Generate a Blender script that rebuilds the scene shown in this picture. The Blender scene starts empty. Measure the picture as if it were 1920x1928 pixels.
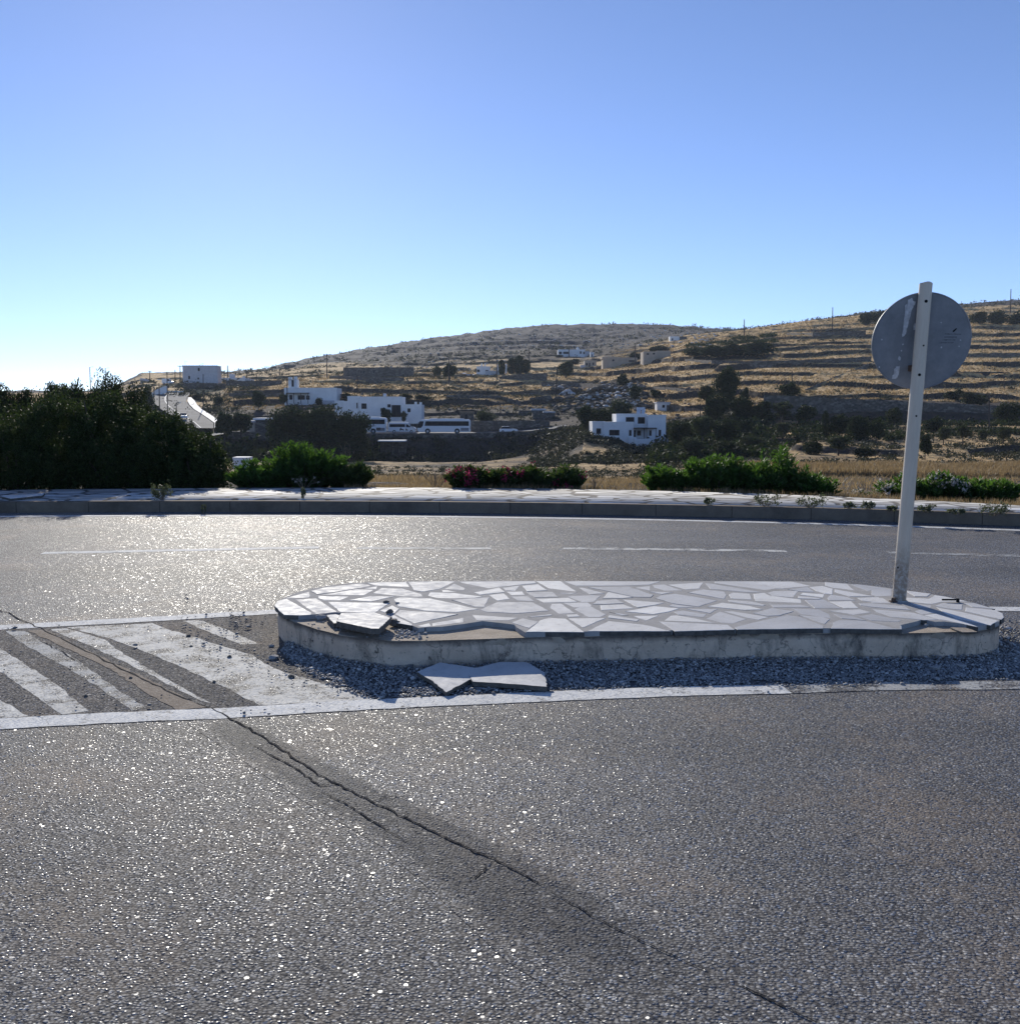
import bpy, bmesh, math, random
import numpy as np
from mathutils import Vector, Matrix
R = math.radians
sc = bpy.context.scene
COL = sc.collection
# ------------------------------------------------------------------ camera
F = 1920.0
PITCH = math.atan((964 - 765) / F)
CAMH = 1.5
cam_d = bpy.data.cameras.new('camera'); cam = bpy.data.objects.new('camera', cam_d); COL.objects.link(cam)
cam_d.sensor_fit = 'HORIZONTAL'; cam_d.sensor_width = 36; cam_d.lens = 36
cam_d.clip_start = 0.05; cam_d.clip_end = 20000
cam.location = (0, 0, CAMH); cam.rotation_euler = (math.pi / 2 - PITCH, 0, 0)
sc.camera = cam
# ------------------------------------------------------------------ sky, sun, exposure
SUN_EL, SUN_AZ = 19.8, 14.0          # azimuth: degrees left of straight ahead
w = bpy.data.worlds.new('World'); sc.world = w; w.use_nodes = True
wn = w.node_tree.nodes; wl = w.node_tree.links
bgn = wn['Background']; sky = wn.new('ShaderNodeTexSky'); sky.sky_type = 'NISHITA'; sky.sun_disc = False
sky.sun_elevation = R(SUN_EL); sky.sun_rotation = R(-SUN_AZ)
sky.altitude = 5000; sky.air_density = 1.0; sky.dust_density = 2.0; sky.ozone_density = 2.5
tint = wn.new("ShaderNodeMix"); tint.data_type = "RGBA"; tint.blend_type = "MULTIPLY"; tint.inputs[0].default_value = 1; tint.inputs[7].default_value = (.905, .92, 1.04, 1)
wl.new(sky.outputs[0], tint.inputs[6]); wl.new(tint.outputs[2], bgn.inputs["Color"]); bgn.inputs['Strength'].default_value = 0.135
sd = bpy.data.lights.new('sun', 'SUN'); so = bpy.data.objects.new('sun', sd); COL.objects.link(so)
sd.energy = 4.4; sd.angle = R(0.5); sd.color = (1.0, 0.94, 0.83)
sdir = Vector((-math.sin(R(SUN_AZ)) * math.cos(R(SUN_EL)), math.cos(R(SUN_AZ)) * math.cos(R(SUN_EL)), math.sin(R(SUN_EL))))
so.rotation_euler = sdir.to_track_quat('Z', 'Y').to_euler(); so.location = sdir * 50
sc.view_settings.view_transform = 'Standard'; sc.view_settings.look = 'None'
sc.view_settings.gamma = 1; sc.view_settings.exposure = 0.22
sc.cycles.use_denoising = True; sc.cycles.denoiser = 'OPENIMAGEDENOISE'; sc.cycles.denoising_input_passes = 'RGB_ALBEDO_NORMAL'; sc.cycles.denoising_prefilter = 'ACCURATE'
sc.cycles.max_bounces = 6; sc.cycles.diffuse_bounces = 2; sc.cycles.glossy_bounces = 2
sc.cycles.transmission_bounces = 3; sc.cycles.transparent_max_bounces = 6; sc.cycles.volume_bounces = 0
sc.cycles.sample_clamp_indirect = 4

# ------------------------------------------------------------------ helpers
def ray(px, py):
    vx = (px - 960) / F; vy = (964 - py) / F
    c, s = math.cos(PITCH), math.sin(PITCH)
    return (vx, c + s * vy, -s + c * vy)
def at_z(px, py, z=0.0):
    d = ray(px, py); k = (z - CAMH) / d[2]
    return Vector((d[0] * k, d[1] * k, z))
def at_D(px, py, D):
    d = ray(px, py); k = D / d[1]
    return Vector((d[0] * k, D, CAMH + d[2] * k))
def tag(o, label=None, cat=None, group=None, kind=None):
    if label: o['label'] = label
    if cat: o['category'] = cat
    if group: o['group'] = group
    if kind: o['kind'] = kind
    return o
def link(o, parent=None):
    COL.objects.link(o)
    if parent is not None: o.parent = parent
    return o
def empty(name, loc=(0, 0, 0), rz=0):
    o = bpy.data.objects.new(name, None); o.location = loc; o.rotation_euler = (0, 0, rz)
    o.empty_display_size = .1
    return link(o)
def np_mesh(name, V, Fc, mat=None, parent=None, smooth=False):
    V = np.ascontiguousarray(V, dtype=np.float32); Fc = np.ascontiguousarray(Fc, dtype=np.int32)
    me = bpy.data.meshes.new(name); k = Fc.shape[1]; m = Fc.shape[0]
    me.vertices.add(len(V)); me.vertices.foreach_set('co', V.ravel())
    me.loops.add(m * k); me.loops.foreach_set('vertex_index', Fc.ravel())
    me.polygons.add(m); me.polygons.foreach_set('loop_start', np.arange(0, m * k, k, dtype=np.int32))
    me.polygons.foreach_set('loop_total', np.full(m, k, dtype=np.int32))
    if smooth: me.polygons.foreach_set('use_smooth', np.ones(m, dtype=bool))
    me.update(); me.validate()
    if mat: me.materials.append(mat)
    return link(bpy.data.objects.new(name, me), parent)
class MB:
    """collects simple shapes into one mesh"""
    def __init__(s): s.bm = bmesh.new()
    def box(s, x0, x1, y0, y1, z0, z1, bev=0):
        r = bmesh.ops.create_cube(s.bm, size=1)
        bmesh.ops.scale(s.bm, vec=(x1 - x0, y1 - y0, z1 - z0), verts=r['verts'])
        bmesh.ops.translate(s.bm, vec=((x0 + x1) / 2, (y0 + y1) / 2, (z0 + z1) / 2), verts=r['verts'])
        if bev:
            es = list({e for v in r['verts'] for e in v.link_edges})
            bmesh.ops.bevel(s.bm, geom=es, offset=bev, segments=2, affect='EDGES')
        return s
    def cyl(s, p0, p1, r0, r1=None, seg=12, caps=True):
        p0 = Vector(p0); p1 = Vector(p1); r1 = r0 if r1 is None else r1
        d = p1 - p0
        r = bmesh.ops.create_cone(s.bm, cap_ends=caps, segments=seg, radius1=r0, radius2=max(r1, 1e-4), depth=d.length)
        M = Matrix.Translation((p0 + p1) / 2) @ d.to_track_quat('Z', 'Y').to_matrix().to_4x4()
        bmesh.ops.transform(s.bm, matrix=M, verts=r['verts']); return s
    def prism(s, pts, z0, z1):
        """pts: list of (x,y) ccw; z0,z1 floats or functions"""
        f0 = z0 if callable(z0) else (lambda x, y: z0); f1 = z1 if callable(z1) else (lambda x, y: z1)
        b = [s.bm.verts.new((x, y, f0(x, y))) for x, y in pts]; t = [s.bm.verts.new((x, y, f1(x, y))) for x, y in pts]
        s.bm.faces.new(t); s.bm.faces.new(b[::-1]); n = len(pts)
        for i in range(n): s.bm.faces.new((b[i], b[(i + 1) % n], t[(i + 1) % n], t[i]))
        return s
    def extrude_y(s, pts, y0, y1):
        """profile pts (x,z) extruded along y"""
        a = [s.bm.verts.new((x, y0, z)) for x, z in pts]; b = [s.bm.verts.new((x, y1, z)) for x, z in pts]
        s.bm.faces.new(a); s.bm.faces.new(b[::-1]); n = len(pts)
        for i in range(n): s.bm.faces.new((a[(i + 1) % n], a[i], b[i], b[(i + 1) % n]))
        return s
    def build(s, name, mat, parent=None, smooth=False, fix=True):
        if fix:
            bmesh.ops.triangulate(s.bm, faces=[f for f in s.bm.faces if len(f.verts) > 4])
            bmesh.ops.recalc_face_normals(s.bm, faces=s.bm.faces[:])
        me = bpy.data.meshes.new(name); s.bm.to_mesh(me); s.bm.free()
        if smooth:
            for p in me.polygons: p.use_smooth = True
        if mat: me.materials.append(mat)
        return link(bpy.data.objects.new(name, me), parent)
def copy_tree(o, parent=None):
    c = o.copy(); COL.objects.link(c)
    if parent is not None: c.parent = parent
    for ch in list(o.children): copy_tree(ch, c)
    return c
# value noise
def _hash(ix, iy, seed):
    h = (ix.astype(np.int64) * 374761393 + iy.astype(np.int64) * 668265263 + seed * 1442695041) & 0x7fffffff
    h = ((h ^ (h >> 13)) * 1274126177) & 0x7fffffff
    h = (h ^ (h >> 16)) & 0xffff
    return h / 65535.0
def vnoise(x, y, seed=0):
    x0 = np.floor(x); y0 = np.floor(y); fx = x - x0; fy = y - y0
    fx = fx * fx * (3 - 2 * fx); fy = fy * fy * (3 - 2 * fy)
    a = _hash(x0, y0, seed); b = _hash(x0 + 1, y0, seed); c = _hash(x0, y0 + 1, seed); d = _hash(x0 + 1, y0 + 1, seed)
    return (a * (1 - fx) + b * fx) * (1 - fy) + (c * (1 - fx) + d * fx) * fy
def fbm(x, y, seed=0, oct=4):
    s = 0; a = .5; t = 0
    for i in range(oct):
        s = s + a * vnoise(x, y, seed + i); t += a; x = x * 2.03 + 11.3; y = y * 2.03 + 5.7; a *= .5
    return s / t      # 0..1

# ------------------------------------------------------------------ materials
class N:
    def __init__(s, name):
        s.m = bpy.data.materials.new(name); s.m.use_nodes = True; s.t = s.m.node_tree
        s.b = s.t.nodes['Principled BSDF']; s.out = s.t.nodes['Material Output']
        s.co = s.t.nodes.new('ShaderNodeTexCoord').outputs['Object']
    def n(s, typ, ins=None, **kw):
        nd = s.t.nodes.new('ShaderNode' + typ)
        for k, v in kw.items(): setattr(nd, k, v)
        for k, v in (ins or {}).items():
            if hasattr(v, 'is_output') or isinstance(v, bpy.types.NodeSocket): s.t.links.new(v, nd.inputs[k])
            else: nd.inputs[k].default_value = v
        return nd
    def noise(s, scale, detail=4, rough=.6, vec=None, out='Fac', dist=0):
        return s.n('TexNoise', {'Vector': vec or s.co, 'Scale': scale, 'Detail': detail, 'Roughness': rough, 'Distortion': dist}).outputs[out]
    def ramp(s, fac, stops, interp='LINEAR'):
        r = s.n('ValToRGB', {'Fac': fac}); e = r.color_ramp; e.interpolation = interp
        while len(e.elements) > 1: e.elements.remove(e.elements[-1])
        for i, (p, c) in enumerate(stops):
            if not isinstance(c, (tuple, list)): c = (c, c, c)
            el = e.elements[0] if i == 0 else e.elements.new(p)
            el.position = p; el.color = (*c, 1)
        return r.outputs['Color']
    def mix(s, fac, a, b, mode='MIX'):
        nd = s.n('Mix', data_type='RGBA', blend_type=mode)
        def setv(i, v):
            if isinstance(v, bpy.types.NodeSocket): s.t.links.new(v, nd.inputs[i])
            else: nd.inputs[i].default_value = v if i == 0 else (*v, 1) if len(v) == 3 else v
        setv(0, fac); setv(6, a); setv(7, b); return nd.outputs[2]
    def math(s, op, a, b=0.0, c=0.0):
        nd = s.n('Math', operation=op)
        for i, v in enumerate((a, b, c)):
            if isinstance(v, bpy.types.NodeSocket): s.t.links.new(v, nd.inputs[i])
            else: nd.inputs[i].default_value = v
        return nd.outputs[0]
    def vmath(s, op, a, b):
        nd = s.n('VectorMath', operation=op)
        for i, v in enumerate((a, b)):
            if isinstance(v, bpy.types.NodeSocket): s.t.links.new(v, nd.inputs[i])
            else: nd.inputs[i].default_value = v
        return nd.outputs[0]
    def bump(s, h, strength=.5, dist=.01, normal=None):
        ins = {'Height': h, 'Strength': strength, 'Distance': dist}
        if normal is not None: ins['Normal'] = normal
        return s.n('Bump', ins).outputs[0]
    def set(s, **kw):
        for k, v in kw.items():
            k = k.replace('_', ' ')
            if isinstance(v, bpy.types.NodeSocket): s.t.links.new(v, s.b.inputs[k])
            else: s.b.inputs[k].default_value = (*v, 1) if isinstance(v, (tuple, list)) and len(v) == 3 else v
        return s.m
def simple(name, c, rough=.7, metal=0, var=.15, scale=8):
    m = N(name); nz = m.noise(scale, 5)
    lo = tuple(x * (1 - var) for x in c); hi = tuple(min(1, x * (1 + var)) for x in c)
    return m.set(Base_Color=m.ramp(nz, [(.3, lo), (.7, hi)]), Roughness=rough, Metallic=metal)

def asphalt(name, paint=None, patch=None):
    m = N(name)
    # gentle warp so that the aggregate is irregular
    warp = m.vmath('SCALE', m.noise(35, 2, out='Color'), (0, 0, 0)); warp.node.inputs[3].default_value = .012
    v = m.vmath('ADD', m.co, warp)
    vo = m.n('TexVoronoi', {'Vector': v, 'Scale': 92.0, 'Randomness': 1.0})
    vb = m.n('TexVoronoi', {'Vector': v, 'Scale': 210.0, 'Randomness': 1.0})
    cellv = m.n('SeparateColor', {'Color': vo.outputs['Color']}).outputs
    col = m.ramp(cellv[0], [(0, (.125, .122, .122)), (.5, (.20, .196, .194)), (.82, (.285, .28, .272)), (.94, (.46, .45, .43)), (1, (.58, .57, .55))])
    binder = m.ramp(vo.outputs['Distance'], [(.35, 0), (.62, 1)])
    col = m.mix(binder, col, (.070, .066, .066))
    big = m.noise(.45, 5, .6)
    dust = m.ramp(m.noise(.9, 6, .65, dist=.4), [(.50, 0), (.72, 1)])
    col = m.mix(m.math('MULTIPLY', dust, .6), col, (.24, .185, .135))
    col = m.mix(1.0, col, m.ramp(big, [(.25, .72), (.75, 1.3)]), 'MULTIPLY')
    lanes = m.noise(1.0, 5, .6, vec=m.vmath('MULTIPLY', m.co, (.10, .95, 1)))
    col = m.mix(1.0, col, m.ramp(lanes, [(.3, .80), (.7, 1.18)]), 'MULTIPLY')
    spots = m.ramp(m.noise(7, 5, .75), [(.66, 0), (.74, .45)]); col = m.mix(spots, col, (.06, .057, .055))
    # facets
    tilt = m.vmath('SUBTRACT', vo.outputs['Color'], (.5, .5, .5))
    tilt = m.vmath('MULTIPLY', tilt, (.52, .52, 0))
    geo = m.n('NewGeometry').outputs['Normal']
    nn = m.vmath('NORMALIZE', m.vmath('ADD', geo, tilt), (0, 0, 0))
    hgt = m.math('ADD', m.math('MULTIPLY', m.math('SUBTRACT', 1.0, vo.outputs['Distance']), 1.0), m.math('MULTIPLY', vb.outputs['Distance'], -.25))
    nb = m.bump(hgt, .8, .0044, nn)
    rough = m.ramp(cellv[1], [(0, .26), (.14, .34), (.26, .60), (1, .80)])
    rough = m.mix(binder, rough, (.8, .8, .8))
    spec = m.ramp(cellv[1], [(0, .55), (.16, .42), (.26, .16), (1, .10)])
    spec = m.math('MULTIPLY', spec, 1.0)
    if paint: spec = .10
    if patch == 'dirt' or patch == 'dull': spec = .06
    if True:
        v2 = m.n('TexVoronoi', {'Vector': v, 'Scale': 64.0, 'Randomness': 1.0}); c2 = m.n('SeparateColor', {'Color': v2.outputs['Color']}).outputs
        big_stone = m.math('MULTIPLY', m.math('LESS_THAN', c2[0], .03 if not (paint or patch in ('dull', 'dirt')) else .004), m.math('LESS_THAN', v2.outputs['Distance'], .42))
        t2 = m.vmath('MULTIPLY', m.vmath('SUBTRACT', m.n('CombineXYZ', {0: c2[1], 1: c2[2], 2: .5}).outputs[0], (.5, .5, .5)), (.55, .55, 0))
        n2 = m.bump(m.noise(160, 2), .25, .002, m.vmath('NORMALIZE', m.vmath('ADD', geo, t2), (0, 0, 0)))
        nm_ = m.n('Mix', data_type='VECTOR'); m.t.links.new(big_stone, nm_.inputs[0]); m.t.links.new(nb, nm_.inputs[4]); m.t.links.new(n2, nm_.inputs[5]); nb = nm_.outputs[1]
        rough = m.mix(big_stone, rough, (.36, .36, .36)); col = m.mix(big_stone, col, m.ramp(c2[1], [(0, (.14, .14, .145)), (1, (.38, .37, .36))]))
        if not paint: spec = m.math('ADD', spec, m.math('MULTIPLY', big_stone, .2))
    if patch == 'tar':
        f = m.n('Attribute', attribute_name='edge').outputs['Fac']
        f = m.ramp(m.math('ADD', f, m.math('MULTIPLY', m.math('SUBTRACT', m.noise(14, 6, .75), .5), 1.1)), [(.14, 0), (.5, 1)])
        col = m.mix(m.math('MULTIPLY', f, .9), col, m.mix(.3, m.mix(1.0, col, (.62, .635, .67), 'MULTIPLY'), (.05, .052, .058)))
        rough = m.mix(m.math('MULTIPLY', f, .8), rough, (.7, .7, .7)); spec = m.math('MULTIPLY', spec, m.math('SUBTRACT', 1.0, m.math('MULTIPLY', f, .55)))
    if patch == 'dull':
        col = m.mix(1.0, col, (1.02, .99, .96), 'MULTIPLY'); rough = m.mix(.85, rough, (.9, .9, .9))
    if patch == 'dirt':
        col = m.mix(.75, col, m.ramp(m.noise(9, 6), [(.3, (.24, .185, .135)), (.7, (.38, .31, .24))])); rough = m.mix(.8, rough, (.9, .9, .9))
        nb = m.bump(hgt, .4, .004)
    if patch == 'crack':
        col = m.mix(.72, col, (.02, .02, .022)); rough = m.mix(.9, rough, (.95, .95, .95)); spec = .02
    if paint:
        amt, colr = paint
        wear = m.math('ADD', m.math('MULTIPLY', m.noise(5, 8, .72), .65), m.math('MULTIPLY', m.noise(60, 4, .7), .35))
        mask = m.ramp(wear, [(.5 - amt, 1), (.5 - amt + .055, 0)])
        mask = m.mix(1.0, mask, m.ramp(cellv[2], [(0, .15), (.10, 1)]), 'MULTIPLY') if amt < -.06 else mask
        pc = m.ramp(m.noise(3.5, 6, .7), [(.3, tuple(x * .78 for x in colr)), (.7, colr)])
        crk = m.n('TexVoronoi', {'Vector': m.vmath('ADD', m.co, m.vmath('MULTIPLY', m.noise(6, 3, out='Color'), (.2, .2, 0))), 'Scale': 5.5}, feature='DISTANCE_TO_EDGE').outputs['Distance']
        pc = m.mix(m.ramp(crk, [(0, .65), (.018, 0)]), pc, (.10, .095, .085))
        mask_i = m.math('SUBTRACT', 1.0, mask)
        col = m.mix(mask_i, pc, col) if False else m.mix(mask, col, pc)
        rough = m.mix(mask, rough, (.8, .8, .8))
        pn = m.bump(hgt, .55, .003, m.vmath('NORMALIZE', m.vmath('ADD', geo, m.vmath('MULTIPLY', tilt, (.35, .35, 0))), (0, 0, 0)))
        nv = m.n('Mix', data_type='VECTOR')
        m.t.links.new(mask, nv.inputs[0]); m.t.links.new(nb, nv.inputs[4]); m.t.links.new(pn, nv.inputs[5]); nb = nv.outputs[1]
    return m.set(Base_Color=col, Roughness=rough, Normal=nb, Specular_IOR_Level=spec)

M = {}
M['asphalt'] = asphalt('asphalt')
M['paint'] = asphalt('road_paint', paint=(-.05, (.82, .81, .77)))
M['paint_worn'] = asphalt('worn_road_paint', paint=(.005, (.72, .70, .64)))
M['paint_thin'] = asphalt('faint_road_paint', paint=(.03, (.50, .50, .48)))
M['tar'] = asphalt('tar_patch', patch='tar')
M['dull'] = asphalt('dull_asphalt', patch='dull')
M['dirt'] = asphalt('dirt_patch', patch='dirt')
M['crack'] = asphalt('crack', patch='crack')

def mat_marble(name, lo, hi, stain=.5):
    m = N(name)
    att = m.n('Attribute', attribute_name='tone').outputs['Fac']
    big = m.noise(2.2, 6, .65, dist=.8)
    c = m.ramp(big, [(.3, lo), (.7, hi)])
    c = m.mix(1.0, c, m.ramp(att, [(0, (.66, .67, .70)), (.5, (.86, .86, .87)), (1, (1.1, 1.09, 1.06))]), 'MULTIPLY')
    sp = m.ramp(m.noise(28, 6, .75), [(.56, 0), (.72, 1)])
    c = m.mix(m.math('MULTIPLY', sp, stain), c, (.24, .22, .19))
    ru = m.ramp(m.noise(3.1, 5, .7), [(.62, 0), (.8, .35)])
    c = m.mix(ru, c, (.38, .27, .17))
    h = m.math('ADD', m.noise(18, 6, .7), m.math('MULTIPLY', m.noise(120, 3), .2))
    return m.set(Base_Color=c, Roughness=m.ramp(m.noise(14, 4), [(.3, .62), (.7, .85)]), Specular_IOR_Level=.22, Normal=m.bump(h, .35, .006))
M['slab'] = mat_marble('marble_slab', (.60, .585, .56), (.80, .785, .755))
M['slab_edge'] = simple('dark_slab_edge', (.12, .108, .092), .95, 0, .35, 30)  # darker colour for the side faces of the slabs
M['mortar'] = (lambda m: m.set(Base_Color=m.ramp(m.noise(9, 7, .7), [(.3, (.33, .315, .295)), (.7, (.47, .45, .425))]), Specular_IOR_Level=.15, Roughness=.95, Normal=m.bump(m.noise(60, 5, .7), .5, .006)))(N('mortar'))
M['bed'] = (lambda m: m.set(Base_Color=m.ramp(m.noise(7, 7, .7), [(.3, (.33, .26, .185)), (.7, (.52, .43, .33))]), Roughness=.95, Normal=m.bump(m.noise(45, 6, .7), .6, .01)))(N('sand_bed'))
def mat_wall():
    m = N('stained_plaster')
    sep = m.n('SeparateXYZ', {'Vector': m.co}).outputs
    c = m.ramp(m.noise(3.0, 7, .7), [(.3, (.60, .46, .34)), (.7, (.83, .665, .50))])
    st = m.vmath('MULTIPLY', m.co, (1, 1, .45))
    c = m.mix(m.ramp(m.noise(5, 8, .75, vec=st, dist=.5), [(.50, 0), (.66, .85)]), c, (.10, .095, .085))
    c = m.mix(m.ramp(m.noise(26, 6, .75), [(.58, 0), (.66, .85)]), c, (.07, .065, .06))
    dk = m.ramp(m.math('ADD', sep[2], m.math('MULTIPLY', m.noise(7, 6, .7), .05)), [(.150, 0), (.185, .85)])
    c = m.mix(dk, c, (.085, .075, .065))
    crk = m.n('TexVoronoi', {'Vector': m.vmath('ADD', m.co, m.vmath('MULTIPLY', m.noise(5, 4, out='Color'), (.25, .25, .25))), 'Scale': 3.0}, feature='DISTANCE_TO_EDGE').outputs['Distance']
    c = m.mix(m.ramp(crk, [(0, .6), (.012, 0)]), c, (.07, .06, .055))
    h = m.math('ADD', m.noise(12, 7, .7), m.math('MULTIPLY', m.noise(80, 3), .3))
    return m.set(Base_Color=c, Roughness=.95, Specular_IOR_Level=.15, Normal=m.bump(h, .7, .02))
M['plaster'] = mat_wall()
M['gravel'] = (lambda m: m.set(Base_Color=m.ramp(m.n('ObjectInfo').outputs['Random'], [(0, (.2, .2, .2)), (1, (.3, .3, .3))]), Roughness=.8))(N('gravel'))
def mat_gravel():
    m = N('gravel_stones'); a = m.n('Attribute', attribute_name='tone').outputs['Fac']
    return m.set(Base_Color=m.ramp(a, [(0, (.13, .13, .135)), (.4, (.26, .255, .25)), (.85, (.44, .43, .41)), (1, (.62, .60, .57))]), Roughness=.75)
M['gravel'] = mat_gravel()
def mat_kerb():
    m = N('kerb_concrete'); x = m.n('SeparateXYZ', {'Vector': m.co}).outputs[0]
    c = m.ramp(m.noise(4, 7, .7), [(.3, (.15, .118, .085)), (.7, (.23, .185, .14))])
    c = m.mix(m.ramp(m.noise(1.2, 6, .7), [(.5, 0), (.7, .6)]), c, (.07, .062, .052))
    fr_ = m.math('FRACT', m.math('MULTIPLY', x, 1.0)); j = m.ramp(fr_, [(0, 1), (.012, 0)]); c = m.mix(j, c, (.02, .018, .016))
    return m.set(Base_Color=c, Roughness=.95, Specular_IOR_Level=.1, Normal=m.bump(m.math('ADD', m.noise(25, 6, .7), m.math('MULTIPLY', j, -1.0)), .6, .012))
M['concrete'] = mat_kerb()
M['kerb_top'] = (lambda m: m.set(Base_Color=m.ramp(m.noise(4, 7, .7), [(.3, (.30, .29, .28)), (.7, (.44, .43, .42))]), Roughness=.85))(N('kerb_top'))
def mat_paving():
    m = N('pavement_crazy_paving')
    st = m.vmath('MULTIPLY', m.co, (1, 1.35, 1))
    st = m.vmath('ADD', st, m.vmath('MULTIPLY', m.noise(2.2, 2, out='Color'), (.18, .18, 0)))
    e = m.n('TexVoronoi', {'Vector': st, 'Scale': 1.9, 'Randomness': 1}, feature='DISTANCE_TO_EDGE').outputs['Distance']
    v = m.n('TexVoronoi', {'Vector': st, 'Scale': 1.9, 'Randomness': 1})
    cv = m.n('SeparateColor', {'Color': v.outputs['Color']}).outputs
    c = m.ramp(cv[0], [(0, (.40, .39, .375)), (.6, (.56, .55, .53)), (1, (.72, .71, .69))])
    c = m.mix(m.ramp(m.noise(6, 6, .7), [(.5, 0), (.75, .5)]), c, (.24, .225, .20))
    g = m.ramp(e, [(.05, 1), (.085, 0)])
    c = m.mix(g, c, (.15, .135, .12))
    return m.set(Base_Color=c, Specular_IOR_Level=.12, Roughness=.85, Normal=m.bump(m.math('ADD', m.math('SUBTRACT', 1.0, g), m.math('MULTIPLY', m.noise(8, 5), .6)), .6, .012))
M['paving'] = mat_paving()
M['galv'] = (lambda m: m.set(Base_Color=m.ramp(m.noise(5, 7, .7), [(.3, (.17, .185, .205)), (.7, (.29, .305, .33))]), Metallic=.35, Roughness=.55))(N('sign_back_metal'))
M['sticker'] = simple('glue_residue', (.55, .56, .58), .8, 0, .2, 40)
M['stamp'] = simple('faded_stamp', (.15, .162, .18), .7, 0, .3, 60)
M['pole'] = (lambda m: m.set(Base_Color=m.mix(m.ramp(m.n('SeparateXYZ', {'Vector': m.co}).outputs[2], [(.22, .75), (.42, 0)]),
    m.ramp(m.noise(6, 7, .7, vec=m.vmath('MULTIPLY', m.co, (3, 3, .4))), [(.3, (.54, .46, .36)), (.7, (.68, .59, .47))]), m.ramp(m.noise(30, 6, .8), [(.4, (.42, .41, .39)), (.55, (.12, .085, .06))])), Roughness=.42, Specular_IOR_Level=.5))(N('painted_pole'))
M['black'] = simple('hole_black', (.006, .006, .006), .9)
M['rust'] = simple('rusty_iron', (.10, .06, .04), .8, 0, .4, 60)
M['signblue'] = simple('sign_face', (.03, .10, .35), .35)
M['white'] = (lambda m: m.set(Base_Color=m.ramp(m.noise(.6, 6, .7), [(.3, (.66, .66, .66)), (.7, (.80, .80, .79))]), Roughness=.8))(N('whitewash'))
M['whitegrey'] = simple('grey_whitewash', (.50, .50, .52), .85, 0, .12, 1)
M['beige'] = simple('beige_plaster', (.42, .35, .27), .9, 0, .15, .6)
M['window'] = N('window_glass').set(Base_Color=(.015, .017, .022), Roughness=.35, Specular_IOR_Level=.1)
M['frame'] = simple('dark_frame', (.06, .045, .04), .6)
M['wood'] = simple('weathered_pole_wood', (.06, .048, .040), .9, 0, .3, 3)
M['steel'] = simple('grey_steel', (.22, .22, .23), .5, .3)
M['busw'] = simple('bus_white', (.78, .78, .78), .3, 0, .03)
M['tyre'] = simple('tyre', (.015, .015, .016), .8)
M['rim'] = simple('rim', (.45, .45, .46), .4, .5)
M['panel'] = simple('solar_panel_glass', (.55, .58, .62), .12)
M['rockw'] = simple('pale_marble_rubble', (.55, .55, .55), .8, 0, .35, 1.2)
def mat_stonewall():
    m = N('dry_stone')
    v = m.n('TexVoronoi', {'Vector': m.vmath('MULTIPLY', m.co, (1, 1, 1.8)), 'Scale': 1.6})
    cv = m.n('SeparateColor', {'Color': v.outputs['Color']}).outputs
    c = m.ramp(cv[0], [(0, (.06, .055, .05)), (.6, (.12, .105, .09)), (1, (.22, .20, .175))])
    c = m.mix(m.ramp(m.noise(.25, 5), [(.4, 0), (.65, .5)]), c, (.10, .085, .06))
    return m.set(Base_Color=c, Roughness=.95, Normal=m.bump(v.outputs['Distance'], -.8, .2))
M['stonewall'] = mat_stonewall()
def mat_leaf(name, c1, c2, trans=(.10, .16, .03), tw=.35, gloss=.6, sp=.3):
    m = N(name)
    a = m.n('Attribute', attribute_name='tone').outputs['Fac']
    c = m.ramp(a, [(0, c1), (1, c2)])
    m.set(Base_Color=c, Roughness=gloss, Specular_IOR_Level=sp)
    tr = m.n('BsdfTranslucent', {'Color': m.mix(1.0, m.ramp(a, [(0, (.5, .5, .5)), (1, (1.1, 1.1, 1.1))]), trans, 'MULTIPLY')})
    mx = m.n('MixShader', {0: tw}); m.t.links.new(m.b.outputs[0], mx.inputs[1]); m.t.links.new(tr.outputs[0], mx.inputs[2])
    m.t.links.new(mx.outputs[0], m.out.inputs['Surface']); return m.m
M['leaf_dark'] = mat_leaf('dark_evergreen_leaves', (.018, .026, .012), (.05, .066, .028), (.05, .07, .015), .18, .8, .1)
M['leaf_hedge'] = mat_leaf('hedge_leaves', (.020, .030, .012), (.055, .080, .025), (.09, .13, .03), .18, .65, .14)
M['leaf_olive'] = mat_leaf('olive_leaves', (.045, .052, .030), (.09, .098, .055), (.08, .10, .03), .25, .8, .15)
M['leaf_green'] = mat_leaf('oleander_leaves', (.022, .052, .014), (.055, .11, .028), (.13, .27, .03), .38, .55)
M['leaf_pinkbush'] = mat_leaf('dull_oleander_leaves', (.025, .045, .015), (.05, .075, .025), (.09, .15, .025), .35, .6)
M['petal_pink'] = mat_leaf('pink_petals', (.30, .03, .08), (.48, .06, .14), (.40, .04, .11), .4, .6)
M['petal_white'] = mat_leaf('cream_petals', (.55, .48, .40), (.72, .66, .60), (.6, .52, .42), .35, .6)
M['petal_dry'] = mat_leaf('dry_flower_heads', (.40, .38, .30), (.6, .58, .5), (.4, .38, .3), .3, .7)
M['dry'] = mat_leaf('dry_grass_blades', (.24, .17, .09), (.42, .31, .17), (.40, .28, .13), .4, .6)
M['weed'] = mat_leaf('grey_weed_leaves', (.07, .08, .05), (.15, .16, .10), (.15, .18, .07), .35, .6)
M['scrub'] = mat_leaf('scrub', (.030, .032, .018), (.075, .072, .04), (.07, .075, .03), .2, .7)
M['bark'] = simple('bark', (.07, .055, .042), .9, 0, .35, 8)
M['twig'] = simple('dry_twigs', (.22, .17, .12), .9, 0, .3, 20)

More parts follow.
